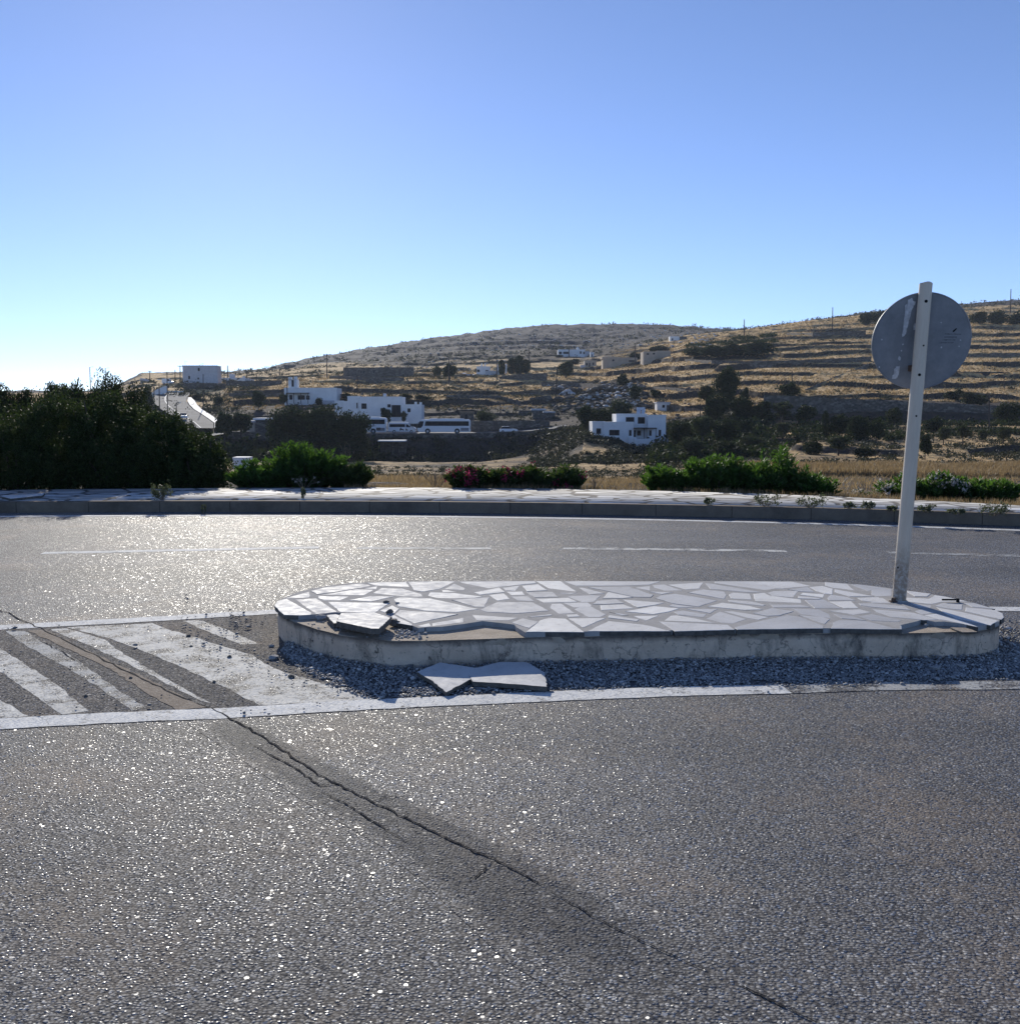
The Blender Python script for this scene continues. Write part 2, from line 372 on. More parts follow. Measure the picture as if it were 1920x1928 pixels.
# ------------------------------------------------------------------ near setting: road, kerb, pavement
def curve_fn(pts, z):
    P = [at_z(x, y, z) for x, y in pts]
    xs = np.array([p.x for p in P]); ys = np.array([p.y for p in P])
    co = np.polyfit(xs, ys, 3)
    x0, x1 = xs.min(), xs.max()
    def f(x):
        xc = np.clip(x, x0, x1); y = np.polyval(co, xc); sl = np.polyval(np.polyder(co), xc)
        return y + sl * (x - xc)
    return f
kerbF = curve_fn([(-300, 968), (0, 966), (300, 965), (600, 963.5), (900, 965), (1200, 971), (1500, 978.5), (1920, 991), (2200, 1001)], 0.0)
backF = curve_fn([(-300, 925), (0, 922), (300, 920.5), (700, 918), (960, 918), (1200, 921.5), (1500, 932.5), (1700, 941.5), (1920, 952), (2200, 966)], 0.15)
XS = np.concatenate([np.linspace(-70, -12, 30, endpoint=False), np.linspace(-12, 14, 131), np.linspace(14, 70, 30)[1:]])
def strip(name, ya, yb, za, zb, mat):
    V = []
    for x in XS: V.append((x, ya(x), za)); V.append((x, yb(x), zb))
    Fc = [(2 * i, 2 * i + 2, 2 * i + 3, 2 * i + 1) for i in range(len(XS) - 1)]
    return np_mesh(name, V, Fc, mat)
tag(strip('road', lambda x: -40.0, lambda x: kerbF(x) + .05, 0, 0, M['asphalt']), kind='structure')
# kerb as a solid bar with joints
def bar(name, ya, yb, z0, z1, mat):
    V = []; Fc = []
    for x in XS:
        a, b = ya(x), yb(x); bv = .018
        V += [(x, a, z0), (x, a, z1 - bv), (x, a + bv, z1), (x, b, z1), (x, b, z0)]
    n = len(XS)
    for i in range(n - 1):
        for k in range(4): Fc.append((5 * i + k, 5 * i + 5 + k, 5 * i + 6 + k, 5 * i + 1 + k))
    return np_mesh(name, V, Fc, mat)
tag(bar('kerb', lambda x: kerbF(x), lambda x: kerbF(x) + .16, -.3, .152, M['concrete']), kind='structure')
tag(bar('pavement', lambda x: kerbF(x) + .163, lambda x: backF(x), -.6, .148, M['paving']), kind='structure')
def sheet(name, pts_px, mat, z=.0016, sub=0, jitter=0, seed=1):
    """flat marking: outline given on the ground, edges slightly ragged"""
    rnd = random.Random(seed); P = [at_z(x, y, 0) for x, y in pts_px]; Q = []
    for i, p in enumerate(P):
        q = P[(i + 1) % len(P)]; L = (q - p).length; k = max(1, int(L / .06)) if jitter else 1
        for j in range(k):
            r = p.lerp(q, j / k); Q.append((r.x + rnd.uniform(-jitter, jitter), r.y + rnd.uniform(-jitter, jitter)))
    bm = bmesh.new(); f = bm.faces.new([bm.verts.new((x, y, z)) for x, y in Q])
    bmesh.ops.triangulate(bm, faces=[f]); bmesh.ops.recalc_face_normals(bm, faces=bm.faces[:])
    for f in bm.faces:
        if f.normal.z < 0: f.normal_flip()
    me = bpy.data.meshes.new(name); bm.to_mesh(me); bm.free(); me.materials.append(mat)
    return tag(link(bpy.data.objects.new(name, me)), kind='structure')
def line_strip(name, pts_px, width, mat, z=.0016, jit=.006, seed=3, taper=False):
    rnd = random.Random(seed); P = [at_z(x, y, 0) for x, y in pts_px]
    pts = []
    for a, b in zip(P, P[1:]):
        k = max(1, int((b - a).length / .08))
        pts += [a.lerp(b, j / k) for j in range(k)]
    pts.append(P[-1]); V = []
    for i, p in enumerate(pts):
        d = (pts[min(i + 1, len(pts) - 1)] - pts[max(i - 1, 0)]).normalized(); nrm = Vector((-d.y, d.x, 0))
        tp = min(1, .15 + i / 7, .12 + (len(pts) - 1 - i) / 9) if taper else 1; wa = (width / 2 + rnd.uniform(-jit, jit)) * tp; wb = (width / 2 + rnd.uniform(-jit, jit)) * tp
        a = p - nrm * wa; b = p + nrm * wb
        V += [(a.x, a.y, z), (b.x, b.y, z)]
    Fc = [(2 * i, 2 * i + 2, 2 * i + 3, 2 * i + 1) for i in range(len(pts) - 1)]
    return tag(np_mesh(name, V, Fc, mat), kind='structure')
# far edge line follows the kerb
V = []
for x in XS: V += [(x, kerbF(x) - .58, .0016), (x, kerbF(x) - .44, .0016)]
tag(np_mesh('road_marking', V, [(2 * i, 2 * i + 2, 2 * i + 3, 2 * i + 1) for i in range(len(XS) - 1)], M['paint']), kind='structure')
for i, (pts, mt) in enumerate([([(80, 1041.5), (350, 1036), (600, 1031)], 'paint'), ([(672, 1032), (925, 1033)], 'paint_worn'), ([(1060, 1032.5), (1300, 1035), (1480, 1038)], 'paint_worn'), ([(1670, 1040.5), (1920, 1047)], 'paint_thin'), ([(-420, 1052), (-60, 1046)], 'paint')]):
    line_strip('road_marking', pts, .15, M[mt], seed=i)
line_strip('road_marking', [(-500, 1214), (0, 1182), (240, 1169), (525, 1152)], .165, M['paint'], .0030, seed=20)
line_strip('road_marking', [(1868, 1147), (2100, 1150), (2400, 1165)], .16, M['paint'], .0030, seed=21)
line_strip('road_marking', [(-500, 1398), (0, 1364), (200, 1353), (420, 1344), (700, 1327), (900, 1318), (1100, 1309), (1300, 1302), (1480, 1298)], .175, M['paint'], .0030, seed=22)
line_strip('road_marking', [(1480, 1298), (1700, 1292), (2100, 1290)], .16, M['paint_thin'], .0030, seed=23)
sheet('worn_asphalt', [(-600, 1214), (0, 1183), (240, 1170), (520, 1153), (530, 1190), (560, 1262), (720, 1322), (420, 1344), (200, 1353), (0, 1364), (-600, 1400)], M['dull'], .0007, jitter=.004, seed=4)
def C7(pts): return [(x / 2.4, 1100 + y / 2.4) for x, y in pts]
J = .008
sheet('road_marking', C7([(300, 196), (690, 178), (760, 205), (1130, 318), (1260, 392), (1420, 440), (1560, 470), (1690, 522), (1500, 535), (1165, 548), (1080, 500), (860, 395), (640, 300), (470, 240)]), M['paint_worn'], .0016, jitter=J, seed=5)
sheet('road_marking', C7([(225, 205), (300, 200), (470, 250), (560, 318), (760, 432), (960, 545), (905, 530), (700, 420), (430, 290)]), M['paint_worn'], .0016, jitter=J, seed=6)
sheet('road_marking', C7([(825, 166), (905, 162), (1010, 200), (1165, 268), (1095, 275), (960, 225)]), M['paint_worn'], .0016, jitter=J, seed=7)
sheet('road_marking', C7([(25, 212), (110, 212), (330, 330), (480, 440), (660, 560), (600, 572), (430, 455), (240, 345), (90, 262)]), M['paint_thin'], .0016, jitter=J, seed=8)
sheet('road_marking', C7([(-260, 190), (0, 290), (90, 345), (250, 450), (400, 575), (280, 590), (120, 480), (0, 395), (-260, 270)]), M['paint_worn'], .0016, jitter=J, seed=9)
sheet('road_marking', C7([(-260, 400), (0, 520), (130, 600), (0, 606), (-260, 560)]), M['paint_worn'], .0016, jitter=J, seed=10)
sheet('dirt_strip', C7([(125, 212), (200, 206), (430, 318), (700, 445), (930, 560), (800, 572), (660, 490), (480, 375), (300, 290)]), M['dirt'], .0026, jitter=J, seed=11)
# tar strip across the near lane, and the cracks
def soft_strip(name, pts_px, widths, mat, z):
    P = [at_z(x, y, 0) for x, y in pts_px]; pts = []; W = []
    for i, (a, b) in enumerate(zip(P, P[1:])):
        k = max(1, int((b - a).length / .08)); pts += [a.lerp(b, j / k) for j in range(k)]; W += [widths[i] + (widths[i + 1] - widths[i]) * j / k for j in range(k)]
    pts.append(P[-1]); W.append(widths[-1]); V = []; E = []
    for i, p in enumerate(pts):
        d = (pts[min(i + 1, len(pts) - 1)] - pts[max(i - 1, 0)]).normalized(); nr = Vector((-d.y, d.x, 0)); fade = min(1, (len(pts) - 1 - i) / 14, .35 + i / 6)
        for k, e in ((-1, 0), (-.6, .6), (0, 1), (.6, .6), (1, 0)): q = p + nr * W[i] * k; V.append((q.x, q.y, z)); E.append(e * fade - (1 - fade) * .3)
    Fc = [(5 * i + k, 5 * i + 5 + k, 5 * i + 6 + k, 5 * i + 1 + k) for i in range(len(pts) - 1) for k in range(4)]
    Fc = [f[::-1] for f in Fc]; o = np_mesh(name, V, Fc, mat); at = o.data.attributes.new('edge', 'FLOAT', 'POINT'); at.data.foreach_set('value', np.array(E, np.float32)); 
    if o.data.polygons[0].normal.z < 0: o.data.flip_normals()
    return tag(o, kind='structure')
soft_strip('tar_strip', [(400, 1352), (490, 1405), (640, 1490), (800, 1572), (930, 1655), (1090, 1755), (1300, 1865), (1480, 1970), (1700, 2080)], [.13, .14, .16, .17, .21, .26, .27, .25, .2], M['tar'], .0012)
def crack(pts, wd, seed):
    rnd = random.Random(seed); Q = []
    for a, b in zip(pts, pts[1:]):
        for k in range(10):
            t = k / 10; Q.append((a[0] + (b[0] - a[0]) * t + rnd.uniform(-3, 3), a[1] + (b[1] - a[1]) * t + rnd.uniform(-1.5, 1.5)))
    line_strip('crack', Q, wd, M['crack'], .0042, wd * .4, seed, taper=True)
crack([(-120, 1110), (0, 1148), (75, 1183), (200, 1245), (300, 1295), (420, 1345), (500, 1392), (600, 1460), (700, 1510), (830, 1575), (940, 1625), (1040, 1680)], .0085, 41)
crack([(1030, 1675), (1120, 1730), (1240, 1790), (1390, 1858)], .005, 46)
crack([(930, 1622), (900, 1650), (880, 1662)], .006, 47)
crack([(700, 1512), (735, 1500), (760, 1502)], .005, 48)
crack([(600, 1490), (650, 1515), (720, 1560), (790, 1600)], .006, 42)
crack([(470, 1400), (560, 1450), (600, 1480), (660, 1478)], .007, 43)
crack([(60, 1198), (110, 1225), (180, 1265)], .007, 44)
crack([(1380, 1850), (1450, 1885), (1560, 1940)], .008, 45)

# ------------------------------------------------------------------ terrain beyond the road: rolling, terraced
cols = {
 -900: [(25, 915), (70, 900), (150, 880), (230, 830), (330, 765), (450, 748), (700, 742), (1200, 742)],
 200: [(25, 915), (70, 900), (150, 880), (230, 830), (330, 770), (450, 745), (700, 740), (1200, 740)],
 270: [(25, 915), (70, 902), (150, 882), (228, 832), (240, 815), (330, 748), (380, 729), (450, 716), (620, 706), (900, 704)],
 340: [(25, 915), (70, 902), (150, 882), (228, 830), (240, 808), (330, 742), (380, 727), (450, 715), (620, 704), (900, 703)],
 400: [(25, 913), (70, 902), (150, 883), (215, 866), (230, 822), (240, 805), (330, 750), (380, 728), (420, 719), (600, 709), (900, 707)],
 500: [(25, 912), (80, 900), (150, 882), (215, 868), (222, 860), (229, 818), (240, 814), (260, 797), (300, 760), (340, 742), (400, 724), (500, 708), (700, 700), (1000, 697)],
 600: [(25, 912), (80, 900), (150, 882), (215, 868), (222, 861), (229, 818), (240, 814), (254, 802), (290, 765), (320, 748), (370, 724), (470, 706), (650, 690), (900, 676), (1100, 675)],
 700: [(25, 912), (80, 900), (150, 882), (215, 868), (222, 862), (229, 818), (240, 814), (252, 803), (275, 779), (300, 758), (340, 737), (400, 716), (480, 704), (800, 670), (1100, 656), (1400, 656)],
 900: [(25, 912), (80, 901), (150, 882), (215, 870), (222, 862), (229, 818), (240, 814), (252, 803), (280, 777), (320, 751), (360, 730), (400, 714), (460, 700), (600, 676), (900, 643), (1250, 627), (1600, 628)],
 1000: [(25, 912), (80, 901), (150, 882), (200, 866), (220, 850), (229, 814), (240, 809), (260, 790), (290, 768), (330, 745), (370, 725), (420, 707), (600, 672), (900, 637), (1250, 614)],
 1050: [(25, 912), (80, 902), (145, 883), (190, 866), (212, 835), (222, 812), (229, 806), (245, 800), (270, 781), (310, 755), (350, 735), (400, 714), (470, 695), (600, 672), (900, 637), (1250, 612.5)],
 1150: [(25, 914), (80, 904), (130, 888), (160, 872), (178, 846), (186, 829), (191, 825), (205, 816), (229, 803), (245, 790), (270, 775), (310, 749), (350, 725), (400, 705), (470, 687), (600, 662), (900, 633), (1250, 611.5)],
 1100: [(25, 913), (80, 903), (140, 884), (165, 866), (180, 835), (189, 817), (205, 813), (229, 806), (245, 795), (270, 778), (310, 753), (350, 734), (400, 715), (470, 695), (600, 672), (900, 638), (1250, 611.5)],
 1200: [(25, 915), (80, 905), (120, 892), (150, 876), (178, 862), (186, 844), (191, 838), (205, 824), (230, 800), (260, 775), (300, 745), (350, 714), (400, 696), (480, 678), (600, 652), (900, 628), (1200, 612.5)],
 1300: [(25, 920), (80, 902), (110, 887), (150, 860), (185, 835), (230, 790), (260, 760), (300, 725), (350, 692), (400, 668), (480, 648), (600, 632), (900, 622), (1200, 616)],
 1400: [(25, 925), (80, 900), (110, 881), (150, 850), (185, 820), (230, 773), (260, 748), (300, 712), (350, 682), (420, 650), (500, 632), (600, 621), (1200, 626)],
 1500: [(25, 927), (50, 908), (90, 894), (120, 875), (150, 849), (185, 819), (220, 785), (222, 770), (250, 744), (300, 707), (350, 678), (420, 642), (500, 620), (580, 607), (1200, 612)],
 1650: [(25, 930), (50, 910), (90, 893), (120, 875), (150, 848), (185, 818), (215, 795), (221, 765), (250, 740), (300, 703), (350, 673), (420, 636), (500, 608), (600, 590), (900, 588)],
 1800: [(25, 936), (50, 913), (90, 893), (120, 875), (150, 845), (185, 812), (215, 795), (221, 768), (250, 744), (300, 706), (350, 672), (420, 632), (500, 602), (620, 580), (900, 576)],
 1920: [(25, 940), (50, 915), (90, 893), (120, 875), (150, 842), (185, 812), (215, 796), (221, 770), (250, 748), (300, 708), (350, 670), (420, 630), (500, 600), (620, 575), (900, 563)],
 2700: [(25, 950), (50, 925), (90, 895), (120, 875), (150, 842), (185, 812), (215, 796), (250, 748), (300, 700), (400, 630), (600, 570), (900, 550)],
}
us = np.concatenate([np.arange(-2400, -60, 60), np.arange(-60, 1980, 2.8), np.arange(1980, 4300, 60)]).astype(float)
Ds = [9.0]
while Ds[-1] < 2600:
    d = Ds[-1]; Ds.append(d * (1.012 if d < 60 else 1.0030 if d < 640 else 1.0062))
Ds = np.array(Ds); LD = np.log(Ds)
keys = sorted(cols)
prof = []
for k in keys:
    c = cols[k]; prof.append(np.interp(LD, np.log([a for a, b in c]), [b for a, b in c]))
prof = np.array(prof)
YP = np.empty((len(us), len(Ds)))
for j in range(len(Ds)): YP[:, j] = np.interp(us, keys, prof[:, j])
ker = np.hanning(19); ker /= ker.sum()
YP = np.apply_along_axis(lambda r: np.convolve(np.pad(r, 9, mode='edge'), ker, 'valid'), 1, YP)
ratio = (us - 960) / F * math.cos(PITCH)
tanv = np.tan(np.arctan((964 - YP) / F) - PITCH)
DD = np.broadcast_to(Ds, YP.shape); XX = ratio[:, None] * DD
ZZ = CAMH + tanv * DD
# past the last profile point the far side drops away
last = np.interp(us, keys, [cols[k][-1][0] for k in keys])[:, None]
far = np.clip((DD - last) / 500, 0, 4); ZZ = ZZ - far * 14 * (1 + far)
# terraces
def sstep(a, b, x): t = np.clip((x - a) / (b - a), 0, 1); return t * t * (3 - 2 * t)
UU = np.broadcast_to(us[:, None], YP.shape)
wr = (fbm(XX / 60, DD / 60, 5, 3) - .5) * 7.0 + (fbm(XX / 14, DD / 14, 9, 3) - .5) * 4.2
sel = .72 * vnoise(XX / 75 + 3, DD / 30 + ZZ / 9, 77) + .28 * vnoise(XX / 16, DD / 16, 78)
def stairs(z, st, sharp):
    q = z / st; f = q - np.floor(q); return (np.floor(q) + sstep(.5 - sharp, .5 + sharp, f)) * st
slope = np.gradient(ZZ, axis=1) / np.gradient(DD, axis=1)
ks = np.hanning(61); ks /= ks.sum(); slope = np.apply_along_axis(lambda r: np.convolve(np.pad(r, 30, mode='edge'), ks, 'valid'), 1, slope)
sight = (ZZ - CAMH) / DD
frac = np.clip(1 - np.maximum(sight, 0) / np.maximum(slope, .01), 0.12, 1)
strength = np.zeros_like(ZZ)
strength += sstep(1120, 1250, UU) * sstep(232, 250, DD) * (1 - sstep(600, 720, DD)) * .52
strength += (1 - sstep(1120, 1250, UU)) * sstep(262, 290, DD) * (1 - sstep(900, 1100, DD)) * .45
strength += sstep(700, 900, DD) * .35
strength += sstep(1380, 1480, UU) * sstep(70, 85, DD) * (1 - sstep(195, 212, DD)) * .52
strength *= frac * (.70 + .70 * vnoise(XX / 50 + 9, DD / 16, 88))
strength *= np.where((UU > 255) & (UU < 440) & (DD < 370), 0, 1)
Zw = ZZ + wr * .55
def st2(step): return stairs(Zw, step, .022)
ts = np.where(DD < 215, stairs(Zw, 1.9, .05), np.where(DD < 300, st2(2.9), np.where(DD < 400, st2(4.2), np.where(DD < 640, st2(5.6), stairs(Zw, 8.0, .03)))))
gate = sstep(.18, .32, sel)
riser = strength * gate
ZT = ZZ + (ts - Zw) * riser
# roughness
hr = sstep(262, 280, UU) * (1 - sstep(415, 432, UU)) * sstep(228, 236, DD) * (1 - sstep(352, 362, DD))
ZT += (fbm(XX / 9, DD / 9, 21, 4) - .5) * np.clip(DD / 260, .15, 3.0) * .8 * sstep(30, 100, DD) * (1 - hr)
ZT -= hr * .95
ZT += (fbm(XX / 30, DD / 45, 31, 4) - .5) * sstep(600, 1100, DD) * 9
bank = sstep(380, 460, UU) * (1 - sstep(1040, 1120, UU)) * sstep(214, 219, DD) * (1 - sstep(227, 229, DD))
ZT += (fbm(XX / 3, DD / 3, 41, 4) - .5) * bank * 2.2
# the flat road where the coaches stand
flat = sstep(380, 430, UU) * (1 - sstep(1020, 1080, UU)) * sstep(228.6, 229.6, DD) * (1 - sstep(240, 241, DD))
zr = -4.62 + .0 * DD
zr = zr + sstep(930, 1060, UU) * .9
ZT = ZT * (1 - flat) + zr * flat
# start: meets the back edge of the pavement
bk = backF(XX); near = DD - bk
zn = .10 - .09 * np.clip(near, 0, 3)
prof_w = sstep(1.0, 7.0, near)
ZT = np.where(near < -.12, -.45, zn * (1 - prof_w) + ZT * prof_w)
ZT += np.where(near > .15, (fbm(XX * 1.1, DD * 1.1, 51, 4) - .5) * .22, 0)
nu, nd = ZT.shape
Vt = np.stack([XX, DD, ZT], -1).reshape(-1, 3)
ii, jj = np.meshgrid(np.arange(nu - 1), np.arange(nd - 1), indexing='ij')
a = (ii * nd + jj).ravel()
terr = np_mesh('hills', Vt, np.stack([a, a + nd, a + nd + 1, a + 1], -1), None, smooth=True)
tag(terr, kind='structure')
gold = sstep(1120, 1300, UU) * sstep(228, 250, DD) * (1 - sstep(600, 700, DD))
gold = np.maximum(gold, .85 * (1 - sstep(1120, 1260, UU)) * sstep(285, 325, DD) * (1 - sstep(470, 760, DD - np.clip(700 - UU, -50, 200))))
gold = np.maximum(gold, sstep(1350, 1480, UU) * sstep(75, 85, DD) * (1 - sstep(108, 120, DD)) * .95)
gold = np.maximum(gold, sstep(1350, 1480, UU) * sstep(120, 130, DD) * (1 - sstep(200, 225, DD)) * .55)
gold = np.maximum(gold, (1 - sstep(1350, 1480, UU)) * sstep(30, 40, DD) * (1 - sstep(205, 216, DD)) * .45)
gold = np.maximum(gold, (1 - sstep(45, 70, DD)) * .22)
farm = sstep(620, 820, DD) * .999
for nm, arr in (('gold', gold), ('far', farm)):
    at = terr.data.attributes.new(nm, 'FLOAT', 'POINT'); at.data.foreach_set('value', arr.astype(np.float32).ravel())
def mat_terrain():
    m = N('hillside')
    g = m.n('Attribute', attribute_name='gold').outputs['Fac']; fr = m.n('Attribute', attribute_name='far').outputs['Fac']
    nz = m.n('SeparateXYZ', {'Vector': m.n('NewGeometry').outputs['Normal']}).outputs[2]
    soil = m.ramp(m.noise(.35, 6, .65), [(.3, (.05, .040, .032)), (.55, (.095, .073, .055)), (.75, (.17, .128, .09))])
    grass = m.ramp(m.noise(.5, 8, .72), [(.28, (.34, .20, .085)), (.5, (.78, .52, .24)), (.75, (.92, .69, .38))])
    rock = m.ramp(m.noise(.12, 8, .75), [(.3, (.020, .020, .028)), (.5, (.042, .039, .047)), (.68, (.075, .067, .072)), (.78, (.19, .17, .165))])
    gm = m.math('ADD', g, m.math('MULTIPLY', m.math('SUBTRACT', m.noise(.06, 6, .7), .5), 1.15))
    c = m.mix(m.ramp(gm, [(.35, 0), (.6, 1)]), soil, grass)
    c = m.mix(m.ramp(m.math('ADD', fr, m.math('MULTIPLY', m.math('SUBTRACT', m.noise(.012, 5, .6), .5), .5)), [(.30, 0), (.55, 1)]), c, rock)
    # scrub tufts
    sp = m.ramp(m.noise(.55, 5, .75), [(.57, 0), (.62, 1)])
    c = m.mix(m.math('MULTIPLY', sp, .8), c, (.045, .042, .026))
    # walls and risers are stone
    st = m.ramp(m.noise(1.3, 5, .8), [(.35, (.035, .030, .028)), (.7, (.10, .085, .07))])
    c = m.mix(m.ramp(nz, [(.86, .97), (.95, 0)]), c, st)
    return m.set(Base_Color=c, Roughness=.95, Specular_IOR_Level=.15, Normal=m.bump(m.noise(.9, 6, .75), .9, .6))
terr.data.materials.append(mat_terrain())
def ground_at(r, D):
    """height of the terrain at x = r*D, y = D"""
    i = np.interp(r, ratio, np.arange(nu)); j = np.interp(math.log(D), LD, np.arange(nd))
    i0 = int(min(i, nu - 2)); j0 = int(min(j, nd - 2)); fi = i - i0; fj = j - j0
    return float((ZT[i0, j0] * (1 - fi) + ZT[i0 + 1, j0] * fi) * (1 - fj) + (ZT[i0, j0 + 1] * (1 - fi) + ZT[i0 + 1, j0 + 1] * fi) * fj)
YPIX = 964 - F * np.tan(np.arctan((ZT - CAMH) / DD) + PITCH)
def D_of(px, py, Dmin=60):
    i = int(round(np.interp(px, us, np.arange(nu)))); j0 = np.searchsorted(Ds, Dmin)
    k = np.nonzero(YPIX[i, j0:] <= py)[0]
    return float(Ds[j0 + k[0]]) if len(k) else 560.0
def spot(px, py, D=None, Dmin=60):
    D = D or D_of(px, py, Dmin); p = at_D(px, py, D)
    return Vector((p.x, D, ground_at(p.x / D, D))), D
# ------------------------------------------------------------------ leaves
rng = np.random.default_rng(7)
def leaves(C, size, aspect=.5, up=0.0, dirs=None, rg=rng):
    """C: centres -> rhombic leaves; returns V, F, tone"""
    n = len(C)
    if dirs is None:
        dirs = rg.normal(size=(n, 3)); dirs[:, 2] += up
    dirs = dirs / np.linalg.norm(dirs, axis=1, keepdims=True)
    q = rg.normal(size=(n, 3)); sdv = np.cross(dirs, q); sdv /= np.linalg.norm(sdv, axis=1, keepdims=True)
    s = (size * rg.uniform(.6, 1.3, n))[:, None]
    up3 = np.cross(sdv, dirs)
    mid = C + dirs * s * .05
    V = np.stack([C - dirs * s * .5, mid - sdv * s * aspect * .5 + up3 * s * .06, C + dirs * s * .5, mid + sdv * s * aspect * .5 + up3 * s * .06], 1).reshape(-1, 3)
    Fc = np.arange(4 * n).reshape(n, 4)
    return V, Fc, np.repeat(rg.random(n), 4)
def leaf_obj(name, C, size, mat, parent=None, aspect=.5, up=0, dirs=None):
    V, Fc, t = leaves(C, size, aspect, up, dirs)
    o = np_mesh(name, V, Fc, mat, parent)
    at = o.data.attributes.new('tone', 'FLOAT', 'POINT'); at.data.foreach_set('value', t.astype(np.float32)); return o
def crown_points(n, rx, ry, rz, cz, clumps=40, cr=.2, shell=.55, rg=rng):
    d = rg.normal(size=(clumps, 3)); d /= np.linalg.norm(d, axis=1, keepdims=True)
    r = shell + (1 - shell) * rg.random(clumps) ** .6; r *= rg.uniform(.78, 1.08, clumps)
    cc = d * r[:, None] * (1 - cr)
    k = rg.integers(0, clumps, n); g = rg.normal(size=(n, 3)); g /= np.linalg.norm(g, axis=1, keepdims=True)
    P = cc[k] + g * (rg.random(n) ** .5)[:, None] * cr * rg.uniform(.6, 1.2, clumps)[k][:, None]
    P[:, 0] *= rx; P[:, 1] *= ry; P[:, 2] = P[:, 2] * rz + cz
    return P[P[:, 2] > .01]
def trunk(mb, h, r, spread, n=5, seed=0):
    rnd = random.Random(seed); p = Vector((0, 0, -.05)); q = Vector((rnd.uniform(-.03, .03), rnd.uniform(-.03, .03), h))
    mb.cyl(p, q, r, r * .75, 7)
    for i in range(n):
        a = 2 * math.pi * i / n + rnd.uniform(-.4, .4); e = q + Vector((math.cos(a) * spread * rnd.uniform(.5, 1), math.sin(a) * spread * rnd.uniform(.5, 1), spread * rnd.uniform(.5, 1.2)))
        mb.cyl(q, e, r * .55, r * .15, 5)
# unit trees (height 1, width 1)
def unit_tree(kind, seed, fine=1):
    rg = np.random.default_rng(seed); t = bpy.data.objects.new('tree', None); t.empty_display_size = .1; COL.objects.link(t)
    nm = {'broad': 'leafy_tree', 'round': 'leafy_tree', 'pine': 'umbrella_pine', 'cypress': 'cypress_tree', 'bush': 'bush', 'olive': 'olive_tree'}[kind]
    t.name = nm
    n = int(3000 * fine); sz = .078 / math.sqrt(fine)
    mt = M['leaf_olive'] if kind == 'olive' else M['leaf_dark']
    if kind == 'round': P = crown_points(n, .52, .52, .50, .50, 44, .34, .2, rg); h, r = .25, .035
    elif kind == 'broad': P = crown_points(n, .56, .5, .52, .47, 70, .28, .6, rg); h, r = .3, .03
    elif kind == 'olive': P = crown_points(int(n * .6), .52, .52, .42, .58, 30, .32, .25, rg); h, r = .33, .035
    elif kind == 'pine': P = crown_points(n, .52, .52, .33, .67, 34, .32, .25, rg); h, r = .6, .03
    elif kind == 'cypress':
        z = rg.random(n); rr = .5 * np.minimum(1, 4.5 * (1.02 - z)) ** .6 * np.minimum(1, .55 + z * 2); a = rg.random(n) * 6.283
        q = np.sqrt(rg.random(n)) * (.75 + .35 * vnoise(z * 9, a * 1.5, seed)); P = np.stack([np.cos(a) * rr * q, np.sin(a) * rr * q, z], 1); h, r = .2, .05
    else: P = crown_points(n, .52, .52, .58, .38, 30, .36, .15, rg); h, r = .2, .03
    V, Fc, tn = leaves(P, sz, .7, .25, None, rg)
    o = np_mesh('crown', V, Fc, mt, t); at = o.data.attributes.new('tone', 'FLOAT', 'POINT'); at.data.foreach_set('value', tn.astype(np.float32))
    mb = MB(); trunk(mb, h, r, .22, 5, seed); mb.build('trunk', M['bark'], t, smooth=True)
    return t
protos = {}; used = set()
def tree(kind, x0, x1, ytop, ybase, label, D=None, cat=None, mat=None, fine=1, group=None, Dmin=60):
    key = (kind, hash(label) * 0 + len(label) % 3, fine)
    if key not in protos: protos[key] = unit_tree(kind, 100 + len(protos), fine)
    src = protos[key]
    t = src if key not in used else copy_tree(src)
    used.add(key)
    cx = (x0 + x1) / 2; p, D = spot(cx, ybase, D, Dmin)
    top = at_D(cx, ytop, D).z; wd = (x1 - x0) / F * D * 1.12; top = p.z + (top - p.z) * 1.05
    t.location = p; t.scale = (wd, wd * .9, max(top - p.z, .5)); t.rotation_euler = (0, 0, (len(label) * 1.7 + cx) % 6.28 if kind != 'cypress' else cx % 6.28)
    tag(t, label, cat or ('bush' if kind == 'bush' else 'tree'), group)
    if mat:
        for c in t.children:
            if c.name.startswith('crown'):
                c.data = c.data.copy(); c.data.materials[0] = M[mat]
    return t

# ------------------------------------------------------------------ traffic island
ZT_TOP, ZB = .195, .165
OUT = [(517,1140),(520,1134),(525,1129),(533,1125.5),(545,1120),(560,1114.5),(588,1107.5),(620,1102),(650,1098.5),(690,1096),(768,1094.5),(860,1093.5),(1000,1093.5),(1240,1094),(1420,1094),(1500,1094.5),(1555,1096),(1600,1099),(1660,1105),(1720,1114.5),(1780,1123),(1830,1134),(1870,1147),(1884,1156),(1890,1163),(1886,1172),(1870,1177),(1843,1181),(1780,1183.5),(1700,1185),(1561,1184.5),(1399,1186),(1266,1188.5),(1100,1191),(990,1193),(900,1196),(800,1199),(740,1199),(690,1195),(637,1188),(590,1177),(560,1167),(538,1158),(524,1150)]
def mean2(P): return sum((Vector((p.x, p.y)) for p in P), Vector((0, 0))) / len(P)
OW = [at_z(x, y, ZT_TOP) for x, y in OUT]
oc = mean2(OW)
def inset(P, d):
    n = len(P); Q = []
    for i in range(n):
        a = Vector((P[i - 1].x, P[i - 1].y)); b = Vector((P[i].x, P[i].y)); c = Vector((P[(i + 1) % n].x, P[(i + 1) % n].y))
        t = (c - a).normalized(); nr = Vector((-t.y, t.x))
        if nr.dot(oc - b) < 0 and abs(nr.dot(oc - b)) > .05: nr = -nr
        q = b + nr * d; Q.append(q)
    return Q
WALL = inset(OW, .018)
